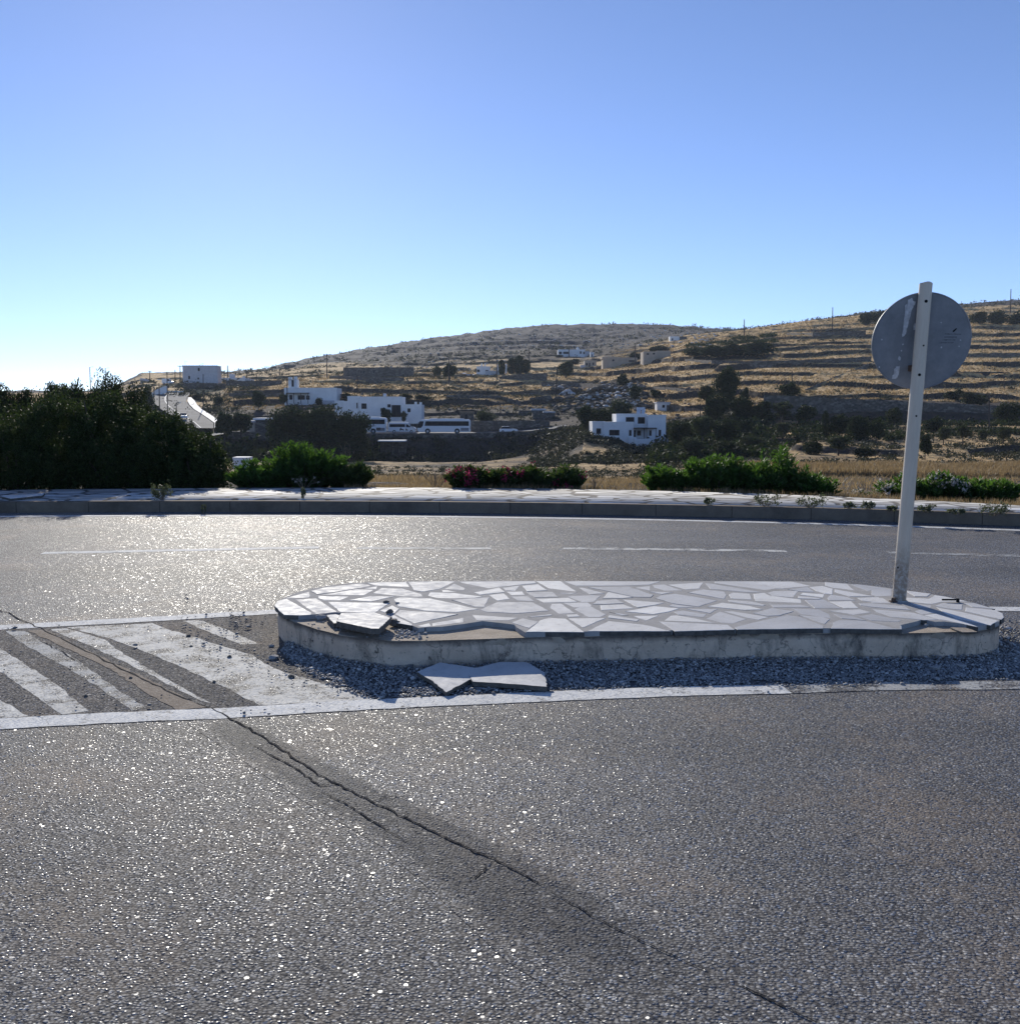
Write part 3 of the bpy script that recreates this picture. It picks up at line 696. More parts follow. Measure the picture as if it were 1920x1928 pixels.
island = empty('traffic_island', (oc.x, oc.y, 0))
tag(island, 'raised concrete island topped with broken white crazy paving, under the pole', 'traffic island')
island_inv = Matrix.Translation((-oc.x, -oc.y, 0))
def under(o, root):
    """parent keeping world coordinates in the data"""
    o.parent = root; o.matrix_parent_inverse = root.matrix_basis.inverted() if root.matrix_basis != Matrix() else Matrix()
    return o
bpy.context.view_layer.update()
def keep(o, root):
    o.parent = root; o.matrix_parent_inverse = Matrix.Translation(-Vector(root.location)); return o
# wall with rough plaster
def wall_mesh():
    P = []
    n = len(WALL)
    for i in range(n):
        a, b = WALL[i], WALL[(i + 1) % n]; k = max(1, int((b - a).length / .03))
        P += [a.lerp(b, j / k) for j in range(k)]
    n = len(P); zs = np.linspace(-.05, ZB, 10); V = []
    for zi, z in enumerate(zs):
        for i, p in enumerate(P):
            t = (P[(i + 1) % n] - P[i - 1]).normalized(); nr = Vector((-t.y, t.x))
            if nr.dot(oc - p) > 0: nr = -nr
            s = i * .03
            e = (vnoise(np.array(s * 9), np.array(z * 14.0), 3) - .5) * .010 + (vnoise(np.array(s * 30), np.array(z * 40.0), 4) - .5) * .005
            if zi >= 8: e += -.006 * float(vnoise(np.array(s * 14), np.array(2.0), 8))
            V.append((p.x + nr.x * e, p.y + nr.y * e, z + (0 if zi < 9 else (float(vnoise(np.array(s * 12), np.array(1.0), 6)) - .5) * .008)))
    Fc = []
    for k in range(len(zs) - 1):
        for i in range(n): Fc.append((k * n + i, k * n + (i + 1) % n, (k + 1) * n + (i + 1) % n, (k + 1) * n + i))
    return np.array(V), Fc, P
Vw, Fw, PW = wall_mesh()
ow = np_mesh('plaster_wall', Vw, Fw, M['plaster'], smooth=False)
bm = bmesh.new(); bm.from_mesh(ow.data); bmesh.ops.recalc_face_normals(bm, faces=bm.faces[:]); bm.to_mesh(ow.data); bm.free()
keep(ow, island)
mb = MB(); mb.prism([(p.x, p.y) for p in inset([Vector((q.x, q.y)) for q in WALL], .006)], .02, ZB + .001)
keep(mb.build('sand_bed', M['bed']), island)
def CA(p): return [(510 + x / 6, 1085 + y / 6) for x, y in p]
def CB(p): return [(800 + x / 6, 1085 + y / 6) for x, y in p]
def CC(p): return [(1090 + x / 6, 1085 + y / 6) for x, y in p]
def CD(p): return [(1380 + x / 6.857, 1085 + y / 6.857) for x, y in p]
def CE(p): return [(1640 + x / 6.857, 1085 + y / 6.857) for x, y in p]
# mortar slab with the two broken notches
NL = [(988,1193),(972,1183),(967,1177.5),(907,1170.5),(873,1176),(830,1181.5),(800,1182.5),(785,1184),(757,1173),(744,1165),(700,1158),(632,1154),(600,1157),(586,1158),(560,1160)]
NR = [(1842,1181),(1808,1174.5),(1783,1171.5),(1765,1172),(1741,1167.5),(1733,1170.5),(1698,1179),(1699,1185)]
MO = OUT[:27] + NR + OUT[30:34] + NL + [(538,1156),(524,1148)]
MOw = [at_z(x, y, .192) for x, y in MO]
mcen = oc; Q = []
for p in MOw:
    v = Vector((p.x, p.y)); Q.append(v)
mb = MB(); mb.prism([(q.x + (oc.x - q.x) * .006, q.y + (oc.y - q.y) * .02) for q in Q], ZB + .001, .1942)
mo = keep(mb.build('mortar_bed', M['mortar']), island)
STONES = [
 CA([(40,330),(85,278),(180,258),(460,412),(452,432),(320,440),(150,436),(90,388)]), CA([(165,248),(430,175),(445,220),(430,240),(190,252)]),
 CA([(270,262),(515,250),(750,402),(640,415),(510,428)]), CA([(450,170),(640,122),(1010,84),(1100,95),(1130,110),(1000,135),(720,180),(520,205)]),
 CA([(1085,75),(1300,68),(1530,66),(1570,122),(1180,105)]), CA([(1050,135),(1200,115),(1190,145),(1080,140)]), CA([(700,190),(960,148),(1160,155),(1050,215),(560,208)]),
 CA([(535,222),(880,230),(780,270),(600,272),(535,245)]), CA([(880,272),(1120,228),(1400,228),(1130,285)]), CA([(1150,192),(1250,132),(1480,138),(1700,200),(1715,230),(1500,228)]),
 CA([(640,290),(1340,305),(1200,400),(1160,415),(900,405),(780,400)]), CA([(1230,390),(1370,330),(1450,370),(1400,420),(1330,430)]),
 [(742,1128),(753,1125),(810,1127),(857,1137),(900,1147),(857,1153),(800,1150),(750,1142)], [(743,1157),(753,1149),(800,1152.5),(862,1157),(800,1170),(780,1174)],
 CA([(1360,440),(1400,445),(1600,545),(1590,560),(1420,530),(1370,480)]), [(785,1179),(808,1173),(812,1179),(800,1181)], CB([(80,560),(80,530),(430,470),(435,520)]),
 [(768,1095.5),(830,1094),(857,1094.5),(830,1108),(800,1114),(792,1114),(780,1112)], CB([(215,145),(330,85),(455,135),(440,160)]), CB([(190,155),(200,178),(360,178),(250,155)]),
 CB([(10,240),(60,180),(330,190),(650,230),(560,245),(300,250)]), CB([(300,270),(560,250),(730,240),(670,350),(560,345)]), CB([(390,60),(1240,57),(1255,80),(830,120),(560,160),(500,155)]),
 CB([(555,185),(840,128),(905,180),(620,210)]), CB([(875,130),(1070,105),(1020,165),(910,160)]), CB([(920,175),(1100,172),(1130,210),(980,215)]), CB([(720,215),(890,195),(960,255),(820,275)]),
 CB([(975,230),(1160,225),(1235,280),(1050,275)]), CB([(1100,110),(1280,92),(1385,160),(1150,172)]), CB([(1140,185),(1440,180),(1510,235),(1240,240)]),
 CB([(620,380),(820,290),(1220,295),(1400,390),(1050,420),(700,405)]), CB([(530,435),(1050,470),(940,500),(580,495)]), CB([(975,525),(1100,475),(1280,515),(1180,590)]),
 CB([(1160,460),(1430,430),(1430,445),(1200,462)]), CB([(1140,632),(1300,500),(1400,470),(1590,480),(1800,632)]), CB([(1250,54),(1530,53),(1710,170),(1450,170)]),
 CB([(1250,255),(1620,245),(1720,290),(1340,298)]), CB([(1350,312),(1540,308),(1690,415),(1510,425)]), CB([(1600,435),(1720,430),(1750,455),(1620,462)]),
 [(1070,1165),(1140,1164),(1100,1181),(1096,1181)], [(1062,1095),(1090,1094.5),(1243,1095),(1222,1101),(1170,1103),(1085,1103)], CC([(100,125),(560,120),(840,215),(810,240),(620,235),(300,165)]),
 CC([(0,130),(40,130),(290,195),(120,205)]), CB([(1500,190),(1720,185),(1640,205)]), [(1068,1123),(1110,1121),(1131,1122),(1118,1133),(1095,1134)],
 CB([(1560,300),(1840,295),(1920,345),(1680,352)]), [(1081,1147),(1090,1143.5),(1115,1143),(1141,1157),(1130,1162),(1108,1162)], CC([(265,250),(330,180),(610,240),(500,250)]),
 CC([(155,315),(200,280),(420,262),(510,305),(300,318)]), CC([(250,385),(240,330),(500,320),(620,362)]), CC([(490,265),(960,300),(860,325),(660,355),(560,300)]),
 CC([(520,400),(840,340),(1130,365),(1000,405),(840,432)]), CC([(325,470),(340,440),(680,490),(650,510)]), CC([(340,405),(560,440),(480,440)]), CC([(620,450),(900,445),(760,500),(690,480)]),
 CC([(95,622),(330,505),(720,545),(950,590),(1040,618)]), CC([(630,130),(800,110),(800,160)]), CC([(830,100),(960,92),(1170,160),(850,165)]), CC([(790,175),(1060,180),(930,205)]),
 CC([(1000,95),(1400,70),(1360,140),(1200,150)]), CC([(860,250),(920,220),(1090,200),(1560,275),(1350,345),(1060,310)]), CC([(1230,185),(1400,150),(1640,175),(1665,215),(1640,258)]),
 [(1327,1098),(1340,1099),(1432,1115),(1405,1115),(1337,1109)], [(1345,1095),(1380,1094.5),(1418,1094.5),(1459,1108),(1441,1111),(1345,1098)], [(1372,1119),(1380,1116),(1411,1118),(1415,1129),(1375,1127)],
 [(1332,1142),(1360,1135),(1410,1141),(1436,1148),(1400,1149)], [(1370,1130),(1380,1130),(1416,1133),(1441,1139),(1436,1141),(1400,1137),(1372,1133)], CC([(1010,335),(1060,315),(1300,350),(1120,355)]),
 CC([(1210,370),(1570,370),(1480,420)]), CC([(1070,405),(1170,390),(1440,430),(1400,465),(1120,435)]), CC([(925,500),(960,450),(1100,440),(1330,480),(1540,530),(1300,515)]),
 CC([(1430,480),(1590,400),(1890,485),(1730,535),(1600,525)]), [(1362,1151),(1380,1151),(1447,1162),(1427,1167),(1405,1163)], CC([(900,512),(1680,550),(1760,604),(1080,622)]),
 CD([(20,662),(250,600),(700,500),(850,520),(1170,640),(1160,674),(50,690)]), CD([(400,190),(840,188),(780,275),(500,250)]), CD([(260,230),(400,215),(470,250),(870,300),(880,345),(280,320)]),
 CD([(700,170),(960,140),(1050,205),(880,200)]), CD([(270,68),(900,67),(1150,74),(1150,115),(950,130),(640,160),(540,158)]), CD([(1185,77),(1470,97),(1560,180),(1300,150),(1185,120)]),
 CD([(1510,107),(1600,102),(1920,142),(1740,190)]), CD([(860,240),(900,215),(1175,235),(1160,275)]), CD([(830,290),(840,255),(1150,290),(1100,298)]),
 CD([(980,140),(1150,125),(1290,165),(1280,235),(1180,225),(1070,190)]), CD([(1310,168),(1820,260),(1500,262),(1310,205)]), CD([(1215,290),(1260,240),(1480,270),(1580,312),(1240,310)]),
 CD([(925,310),(1160,300),(1400,412),(1050,412)]), CD([(1225,328),(1520,322),(1620,410),(1430,412)]), CD([(475,365),(870,370),(1000,400),(520,402)]), CD([(260,480),(500,412),(780,455),(600,510),(430,515)]),
 CD([(760,415),(1120,430),(1240,490),(1260,540),(880,490)]), CD([(840,505),(1150,528),(1250,558),(1180,620)]), CD([(1240,445),(1640,428),(1780,465),(1550,498)]), CD([(1290,485),(1560,520),(1720,575),(1400,545)]),
 [(1564,1183.5),(1568,1172),(1581,1167),(1660,1170),(1697,1177.5),(1698,1184.5),(1640,1184.5)], CD([(1600,280),(1880,268),(1920,350),(1660,315)]), [(1616,1136),(1640,1136),(1704,1142),(1714,1149),(1640,1143),(1620,1140)],
 [(1614,1161),(1641,1156),(1697,1168),(1690,1171),(1640,1168.5)], CE([(0,420),(550,470),(860,560),(680,568),(250,525),(60,460)]), CE([(0,130),(200,157),(262,170),(255,250),(60,262),(0,240)]),
 CE([(0,270),(130,265),(255,345),(0,345)]), CE([(430,184),(770,229),(720,265),(560,260)]), CE([(430,275),(740,290),(820,245),(960,265),(1250,325),(920,330),(780,360),(700,355),(440,325)]),
 CE([(480,345),(780,378),(760,410),(620,400)]), CE([(560,450),(660,425),(820,470),(660,495)]), CE([(820,385),(920,345),(1180,370),(1165,435),(1000,420)]), CE([(1220,405),(1600,440),(1700,485),(1716,535),(1680,565),(1210,455)]),
 CE([(1190,345),(1330,345),(1600,425),(1300,395)]), CE([(680,505),(840,485),(1180,575),(1380,655),(970,570),(880,560)]), CE([(840,405),(1170,465),(1640,575),(1540,635),(1100,545),(940,475)]),
]
rnd = random.Random(11)
bm = bmesh.new(); tones = []
for si, S in enumerate(STONES):
    P = [at_z(x, y, ZT_TOP) for x, y in S]
    area = sum(P[i].x * P[(i + 1) % len(P)].y - P[(i + 1) % len(P)].x * P[i].y for i in range(len(P)))
    if area < 0: P = P[::-1]
    # chipped outline
    Q = []
    for i, p in enumerate(P):
        q = P[(i + 1) % len(P)]; k = max(1, int((q - p).length / .05)); d = (q - p).normalized() if (q - p).length > 0 else Vector((1, 0, 0)); nr = Vector((-d.y, d.x, 0))
        for j in range(k):
            r = p.lerp(q, j / k) + nr * (rnd.uniform(-.0025, .0035) if j else 0); Q.append((r.x, r.y))
    tz = rnd.uniform(-.001, .003); ax = rnd.uniform(-.006, .006); ay = rnd.uniform(-.004, .004); cx = sum(q[0] for q in Q) / len(Q); cy = sum(q[1] for q in Q) / len(Q)
    zt = lambda x, y: ZT_TOP + tz * .6 + ax * (x - cx) + ay * (y - cy)
    n = len(Q); tone = rnd.random() if si not in (0, 12, 23, 26, 34, 35) else .95
    if si in (65,): tone = 1.0
    bv = .0022
    top = []; mid = []; bot = []
    for i in range(n):
        a = Vector(Q[i - 1]); b = Vector(Q[i]); c = Vector(Q[(i + 1) % n]); t = (c - a).normalized() if (c - a).length > 1e-6 else Vector((1, 0)); nr = Vector((-t.y, t.x))
        i2 = b + nr * bv
        top.append(bm.verts.new((i2.x, i2.y, zt(i2.x, i2.y)))); mid.append(bm.verts.new((b.x, b.y, zt(b.x, b.y) - bv * .8))); bot.append(bm.verts.new((b.x, b.y, .1665)))
    try: fs = [bm.faces.new(top)]
    except ValueError: continue
    for i in range(n):
        k = (i + 1) % n
        fs.append(bm.faces.new((mid[i], mid[k], top[k], top[i]))); fs.append(bm.faces.new((bot[i], bot[k], mid[k], mid[i])))
    tones += [tone] * (3 * n)
bmesh.ops.triangulate(bm, faces=[f for f in bm.faces if len(f.verts) > 4])
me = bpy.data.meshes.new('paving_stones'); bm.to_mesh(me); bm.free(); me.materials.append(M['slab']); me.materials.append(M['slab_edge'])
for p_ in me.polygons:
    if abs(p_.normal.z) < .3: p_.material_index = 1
at = me.attributes.new('tone', 'FLOAT', 'POINT'); tt = np.full(len(me.vertices), .5, np.float32); tt[:len(tones)] = tones[:len(tt)]; at.data.foreach_set('value', tt)
keep(link(bpy.data.objects.new('paving_stones', me)), island)

# ------------------------------------------------------------------ loose slabs and rubble
def slab(name, pts, thick, label, group=None, tone=.5, mat='slab', cat='stone slab'):
    """pts: (px,py,z)"""
    P = [at_z(x, y, z) for x, y, z in pts]
    c = sum(P, Vector()) / len(P)
    A = np.array([(p.x, p.y, 1) for p in P]); zz = np.array([p.z for p in P]); co = np.linalg.lstsq(A, zz, rcond=None)[0]
    f = lambda x, y: co[0] * x + co[1] * y + co[2]
    ar = sum(P[i].x * P[(i + 1) % len(P)].y - P[(i + 1) % len(P)].x * P[i].y for i in range(len(P)))
    if ar < 0: P = P[::-1]
    rr = random.Random(len(label)); Q = []
    for i, p in enumerate(P):
        q = P[(i + 1) % len(P)]; k = max(1, int((q - p).length / .025)); d = (q - p).normalized(); nr = Vector((-d.y, d.x, 0))
        for j in range(k):
            r = p.lerp(q, j / k) + nr * (rr.uniform(-.0035, .0035) if j else 0); Q.append((r.x - c.x, r.y - c.y))
    zt = lambda x, y: f(x + c.x, y + c.y) - c.z; zb = lambda x, y: zt(x, y) - thick
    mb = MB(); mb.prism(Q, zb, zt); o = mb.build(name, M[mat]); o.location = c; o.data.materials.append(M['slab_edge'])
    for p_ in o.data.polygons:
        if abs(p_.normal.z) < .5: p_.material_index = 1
    at = o.data.attributes.new('tone', 'FLOAT', 'POINT'); at.data.foreach_set('value', np.full(len(o.data.vertices), tone, np.float32))
    bv = o.modifiers.new('b', 'BEVEL'); bv.width = .003; bv.segments = 1; bv.limit_method = 'ANGLE'
    return tag(o, label, cat, group)
slab('stone_slab', [(633,1169.5,.232),(641,1154,.222),(705,1154,.222),(736,1162,.238),(714,1184,.245),(698,1184,.243)], .036, 'loose grey slab lying tilted on the broken left corner of the island', tone=.25)
slab('stone_slab', [(614,1158,.205),(632,1156.5,.205),(650,1160,.205),(660,1170,.200),(628,1174,.198)], .03, 'small white slab fragment jutting out beneath the tilted grey slab', tone=.9)
slab('stone_slab', [(784,1265,.052),(828,1247,.060),(905,1259,.045),(910,1266,.042),(840,1304,.026),(811,1281,.040)], .022, 'fallen kite shaped slab leaning at the foot of the island wall', tone=.6)
slab('stone_slab', [(878,1262,.045),(940,1246,.050),(991,1247,.048),(1026,1266,.042),(1030,1293,.034),(933,1286,.036),(890,1284,.036)], .026, 'broad fallen slab lying on gravel behind the kite shaped one', tone=.55)
def rock_mesh(name, r, seed, mat, flat=.65, sub=2):
    bm = bmesh.new(); bmesh.ops.create_icosphere(bm, subdivisions=sub, radius=r); rr = random.Random(seed)
    o3 = Vector((rr.uniform(0, 9), rr.uniform(0, 9), rr.uniform(0, 9)))
    from mathutils import noise
    for v in bm.verts:
        d = v.co.normalized(); v.co *= 1 + .55 * noise.noise(d * 1.3 + o3) + .18 * noise.noise(d * 4 + o3)
        v.co.z *= flat; v.co.x *= 1.15
    me = bpy.data.meshes.new(name); bm.to_mesh(me); bm.free(); me.materials.append(mat)
    at = me.attributes.new('tone', 'FLOAT', 'POINT'); at.data.foreach_set('value', np.full(len(me.vertices), rr.random() * .5 + .3, np.float32))
    return me
def rock(px, py, z, r, label, mat='mortar', seed=0, flat=.65, cat='stone', name='broken_stone'):
    o = bpy.data.objects.new(name, rock_mesh(name, r, seed, M[mat], flat)); p = at_z(px, py, z + r * .3); o.location = p; o.rotation_euler = (0, 0, seed)
    return tag(link(o), label, cat)
rock(605, 1163, .17, .030, 'dark mortar lump on bare sand beside the small slab fragment', seed=1)
rock(733, 1152, .198, .021, 'dark pebble sitting on the paving behind the tilted slab', 'stonewall', 2, .9)
rock(727, 1133, .196, .020, 'thin dark stone flake in the paving joint, furthest back', 'stonewall', 3, .45)
rock(748, 1135, .196, .014, 'small pale chip on the paving by the dark flake', 'mortar', 4, .4)
rock(744, 1172, .18, .035, 'dark lump of mortar wedged against right tip of tilted slab', 'stonewall', 5)
rock(1743, 1177, .168, .013, 'small pale stone in the hollow below the pole', 'mortar', 6)
rock(1817, 1180, .168, .017, 'round pale stone near the right end of the broken hollow', 'mortar', 7)
slab('stone_slab', [(1788,1181,.178),(1822,1182,.178),(1842,1190,.172),(1812,1191,.170),(1800,1186,.176)], .010, 'thin sandy plate lying in the right hand hollow of the island', tone=.8, mat='bed')
# stuff: crushed rock
def stones_stuff(name, pos, rad, mat, tones=None, seed=1, flat=.7):
    rg = np.random.default_rng(seed); n = len(pos)
    phi = (1 + 5 ** .5) / 2
    b = np.array([(-1, phi, 0), (1, phi, 0), (-1, -phi, 0), (1, -phi, 0), (0, -1, phi), (0, 1, phi), (0, -1, -phi), (0, 1, -phi), (phi, 0, -1), (phi, 0, 1), (-phi, 0, -1), (-phi, 0, 1)], float); b /= np.linalg.norm(b[0])
    f = np.array([(0, 11, 5), (0, 5, 1), (0, 1, 7), (0, 7, 10), (0, 10, 11), (1, 5, 9), (5, 11, 4), (11, 10, 2), (10, 7, 6), (7, 1, 8), (3, 9, 4), (3, 4, 2), (3, 2, 6), (3, 6, 8), (3, 8, 9), (4, 9, 5), (2, 4, 11), (6, 2, 10), (8, 6, 7), (9, 8, 1)])
    V = b[None] * rg.uniform(.55, 1.25, (n, 12, 1)) * rad[:, None, None]
    V = V * np.stack([rg.uniform(.8, 1.4, n), rg.uniform(.7, 1.1, n), rg.uniform(.45, .9, n) * flat / .7], 1)[:, None, :]
    a = rg.random(n) * 6.283; ca, sa = np.cos(a)[:, None], np.sin(a)[:, None]
    X = V[..., 0] * ca - V[..., 1] * sa; Y = V[..., 0] * sa + V[..., 1] * ca
    V = np.stack([X, Y, V[..., 2]], -1) + pos[:, None, :]
    Fc = (f[None] + (np.arange(n) * 12)[:, None, None]).reshape(-1, 3)
    o = np_mesh(name, V.reshape(-1, 3), Fc, mat)
    t = rg.random(n) if tones is None else tones
    at = o.data.attributes.new('tone', 'FLOAT', 'POINT'); at.data.foreach_set('value', np.repeat(t, 12).astype(np.float32))
    return tag(o, kind='stuff')
rg = np.random.default_rng(5)
wx = np.array([p.x for p in PW]); wy = np.array([p.y for p in PW]); fr = wy < oc.y
o_ = np.argsort(wx[fr]); wxs, wys = wx[fr][o_], wy[fr][o_]
def front_y(x): return np.interp(x, wxs, wys)
# white edge line position, gravel lies between it and the wall
lx = [at_z(x, y, 0) for x, y in [(530, 1225), (560, 1255), (620, 1290), (690, 1316), (780, 1312), (900, 1306), (1100, 1298), (1300, 1292), (1500, 1290), (1700, 1282), (1880, 1275), (1960, 1270)]]
n = 26000
x = rg.uniform(lx[0].x, 3.6, n); yl = np.interp(x, [p.x for p in lx], [p.y for p in lx]); yw = front_y(np.clip(x, wxs.min(), wxs.max())) - .0
y = yl + (yw - yl) * rg.random(n) ** .85 + rg.normal(0, .022, n) * (1 + 1.6 * (x > 1.3))
u_ = np.clip((y - yl) / np.maximum(yw - yl, .05), 0, 1)
z = u_ ** 1.3 * .028 * rg.random(n) + .002
rad = rg.uniform(.0035, .0095, n) * (1 + (rg.random(n) > .96) * .7)
keepm = (vnoise(x * 9, y * 9, 5) > .25 - .6 * u_)
stones_stuff('gravel', np.stack([x, y, z + rad * .3], 1)[keepm], rad[keepm], M['gravel'], seed=2)
# mound right of the island and rubble on the hatching
n = 5200
x = rg.normal(3.35, .33, n); y = rg.normal(6.05, .42, n); ok = (x > 2.62 + np.abs(y - 6.3) * .25) & (y < 7.2)
ins = np.array([(xx - oc.x) ** 2 / 2.32 ** 2 + (yy - oc.y) ** 2 / .88 ** 2 < 1 for xx, yy in zip(x, y)]); ok &= ~ins
x, y = x[ok], y[ok]; rad = rg.uniform(.004, .012, len(x)) * (1 + (rg.random(len(x)) > .96) * 1.2)
stones_stuff('gravel', np.stack([x, y, rad * .4 + .01 * rg.random(len(x))], 1), rad, M['gravel'], seed=3)
n = 420
px = rg.uniform(340, 700, n); py = 1180 + (px - 340) / 360 * 110 + rg.normal(0, 26, n)
px2 = rg.uniform(430, 530, 260); py2 = 1165 + (px2 - 430) * .6 + rg.normal(0, 14, 260)
px = np.concatenate([px, px2, rg.uniform(0, 700, 90)]); py = np.concatenate([py, py2, rg.uniform(1180, 1350, 90)])
pos = np.array([tuple(at_z(a, b, 0)) for a, b in zip(px, py)]); rad = rg.uniform(.003, .0075, len(pos)) * (1 + (rg.random(len(pos)) > .93) * 1.3)
ok = ~(((pos[:, 0] - oc.x) ** 2 / 2.36 ** 2 + (pos[:, 1] - oc.y) ** 2 / .92 ** 2) < 1)
pos[:, 2] = rad * .5 + .008; stones_stuff('loose_grit', pos[ok], rad[ok], M['gravel'], tones=rg.random(ok.sum()) * .5, seed=4)
# rubble on the broken corner and asphalt loose chippings
n = 90
px = rg.normal(768, 17, n); py = 1190 + (px - 768) * .05 + rg.normal(0, 5, n); pos = np.array([tuple(at_z(a, b, .18)) for a, b in zip(px, np.clip(py, 1178, 1201))])
rad = rg.uniform(.004, .014, n); pos[:, 2] = ZB + rad * .5; stones_stuff('mortar_crumbs', pos, rad, M['gravel'], tones=.3 + rg.random(n) * .6, seed=6)
n = 70
px = rg.uniform(575, 760, n); py = 1173 + (px - 560) * .13 + rg.normal(0, 3, n); pos = np.array([tuple(at_z(a, b, .17)) for a, b in zip(px, py)])
rad = rg.uniform(.003, .008, n); pos[:, 2] = ZB + rad * .5; stones_stuff('mortar_crumbs', pos, rad, M['gravel'], tones=.2 + rg.random(n) * .7, seed=7)
# larger broken pieces at the left foot of the island
for i, (a, b, r, lb) in enumerate([(515, 1238, .030, 'flat pale shard on the hatching next to the island, largest there'), (512, 1216, .018, 'grey chip beside the left end of the island'), (432, 1237, .013, 'small dark stone on white hatching, left of the shard'),
    (355, 1198, .013, 'dark stone on the white hatching near the upper white line'), (246, 1277, .010, 'dark pebble on the brown dirt strip'), (548, 1274, .016, 'dark rounded stone on white paint in front of island corner'), (162, 1311, .009, 'small dark pebble between two left hatch stripes'), (403, 1284, .010, 'tiny dark stone on the crack beside white hatching'), (360, 1217, .009, 'small pebble on the upper part of white hatching')]):
    rock(a, b, 0, r, lb, 'mortar' if i < 2 else 'stonewall', 20 + i, .5 if i < 2 else .8)
# mound of shards at right end
for i, (a, b, r, lb) in enumerate([(1808, 1253, .026, 'pale shard half in shade at right foot of island wall'), (1760, 1257, .030, 'flat bluish shard in shade below the right hollow'), (1905, 1232, .022, 'grey stone in the mound beyond the island right end'), (1785, 1241, .018, 'small white shard against the right end of the wall')]):
    rock(a, b, .01, r, lb, 'mortar', 40 + i, .4)
# wire on the paving
mb = MB(); a = at_z(1773, 1132.5, .2); b = at_z(1803, 1132.5, .2); mb.cyl(a + Vector((0, 0, .012)), b + Vector((0, 0, .012)), .006, .006, 8); mb.cyl(b + Vector((0, 0, -.004)), b + Vector((0, 0, .02)), .012, .010, 8)
tag(mb.build('iron_rod', M['black']), 'short dark iron rod lying on paving right of the pole', 'iron rod')

# ------------------------------------------------------------------ sign on its leaning pole
pb = at_z(1692, 1131.5, ZT_TOP); Yp = pb.y
pt = at_D(1743, 532, Yp)
ax = (pt - pb); L = ax.length; ax.normalize()
sign = empty('road_sign', pb); tag(sign, 'round road sign seen from behind on a leaning grey pole', 'road sign')
rotm = ax.to_track_quat('Z', 'Y').to_matrix().to_4x4()
# frame: local z along pole, local y away from the camera
xax = Vector((1, 0, 0)); xax = (xax - ax * xax.dot(ax)).normalized(); yax = ax.cross(xax)
sign.rotation_mode = 'QUATERNION'; sign.rotation_quaternion = Matrix((xax, yax, ax)).transposed().to_quaternion()
PR = .0455
mb = MB(); bm = mb.bm; seg = 40; ringz = [0, .03, L * .35, L * .7, L - .012, L]
rings = []
for k, zz in enumerate(ringz):
    rr = PR * (1.0 - .09 * zz / L) if k < 5 else PR * .915
    ring = []
    for i in range(seg):
        a = 2 * math.pi * i / seg; dz = 0
        if k == 5: dz = .004 * math.sin(a * 3) - (.010 if 2.2 < a < 3.4 else 0)
        ring.append(bm.verts.new((rr * math.cos(a), rr * math.sin(a), zz + dz - (.01 if k == 0 else 0))))
    rings.append(ring)
inner = [bm.verts.new((v.co.x * .93, v.co.y * .93, v.co.z)) for v in rings[-1]]; inner2 = [bm.verts.new((v.co.x, v.co.y, v.co.z - .1)) for v in inner]
for r0, r1 in list(zip(rings, rings[1:])) + [(rings[-1], inner), (inner, inner2)]:
    for i in range(seg): bm.faces.new((r0[i], r0[(i + 1) % seg], r1[(i + 1) % seg], r1[i]))
bm.faces.new(inner2)
o = mb.build('pole', M['pole'], sign, smooth=True)
md = o.modifiers.new('e', 'EDGE_SPLIT'); md.split_angle = R(50)
def on_axis(px, py):
    # position along the pole for an image row
    best = min((abs((964 - F * math.tan(math.atan((pb + ax * t).z - CAMH) / 1) * 0 - py)) * 0 + abs(proj(pb + ax * t)[1] - py), t) for t in [L * k / 2000 for k in range(2001)])
    return best[1]
def proj(p):
    c, s = math.cos(PITCH), math.sin(PITCH); dz = p.z - CAMH
    dep = p.y * c - dz * s; up = dz * c + p.y * s
    return 960 + F * p.x / dep, 964 - F * up / dep
for (px, py, dia) in [(1738.5, 568, .021), (1733.6, 651, .012), (1726, 706, .019), (1720, 783, .013), (1686, 1068, .013)]:
    t = on_axis(px, py); rr = PR * (1 - .09 * t / L); c = pb + ax * t; off = (px - proj(c)[0]) / F * Yp; off = max(-rr * .8, min(rr * .8, off))
    yy = -math.sqrt(rr * rr - off * off); nrm = Vector((off, yy, 0)).normalized()
    mb = MB(); q = Vector((off, yy, t)); mb.cyl(q - nrm * .004, q + nrm * .0012, dia / 2, dia / 2, 14); mb.build('bolt_hole', M['black'], sign)
# base weld and rusty fixing
mb = MB(); mb.cyl((0, 0, -.012), (0, 0, .008), PR * 1.35, PR * 1.15, 24); mb.build('base_mortar', M['mortar'], sign)
mb = MB(); mb.cyl((-.052, -.036, .004), (-.052, -.036, .026), .016, .013, 8); mb.box(-.075, -.03, -.055, -.020, -.004, .006); mb.build('base_bolt', M['rust'], sign)
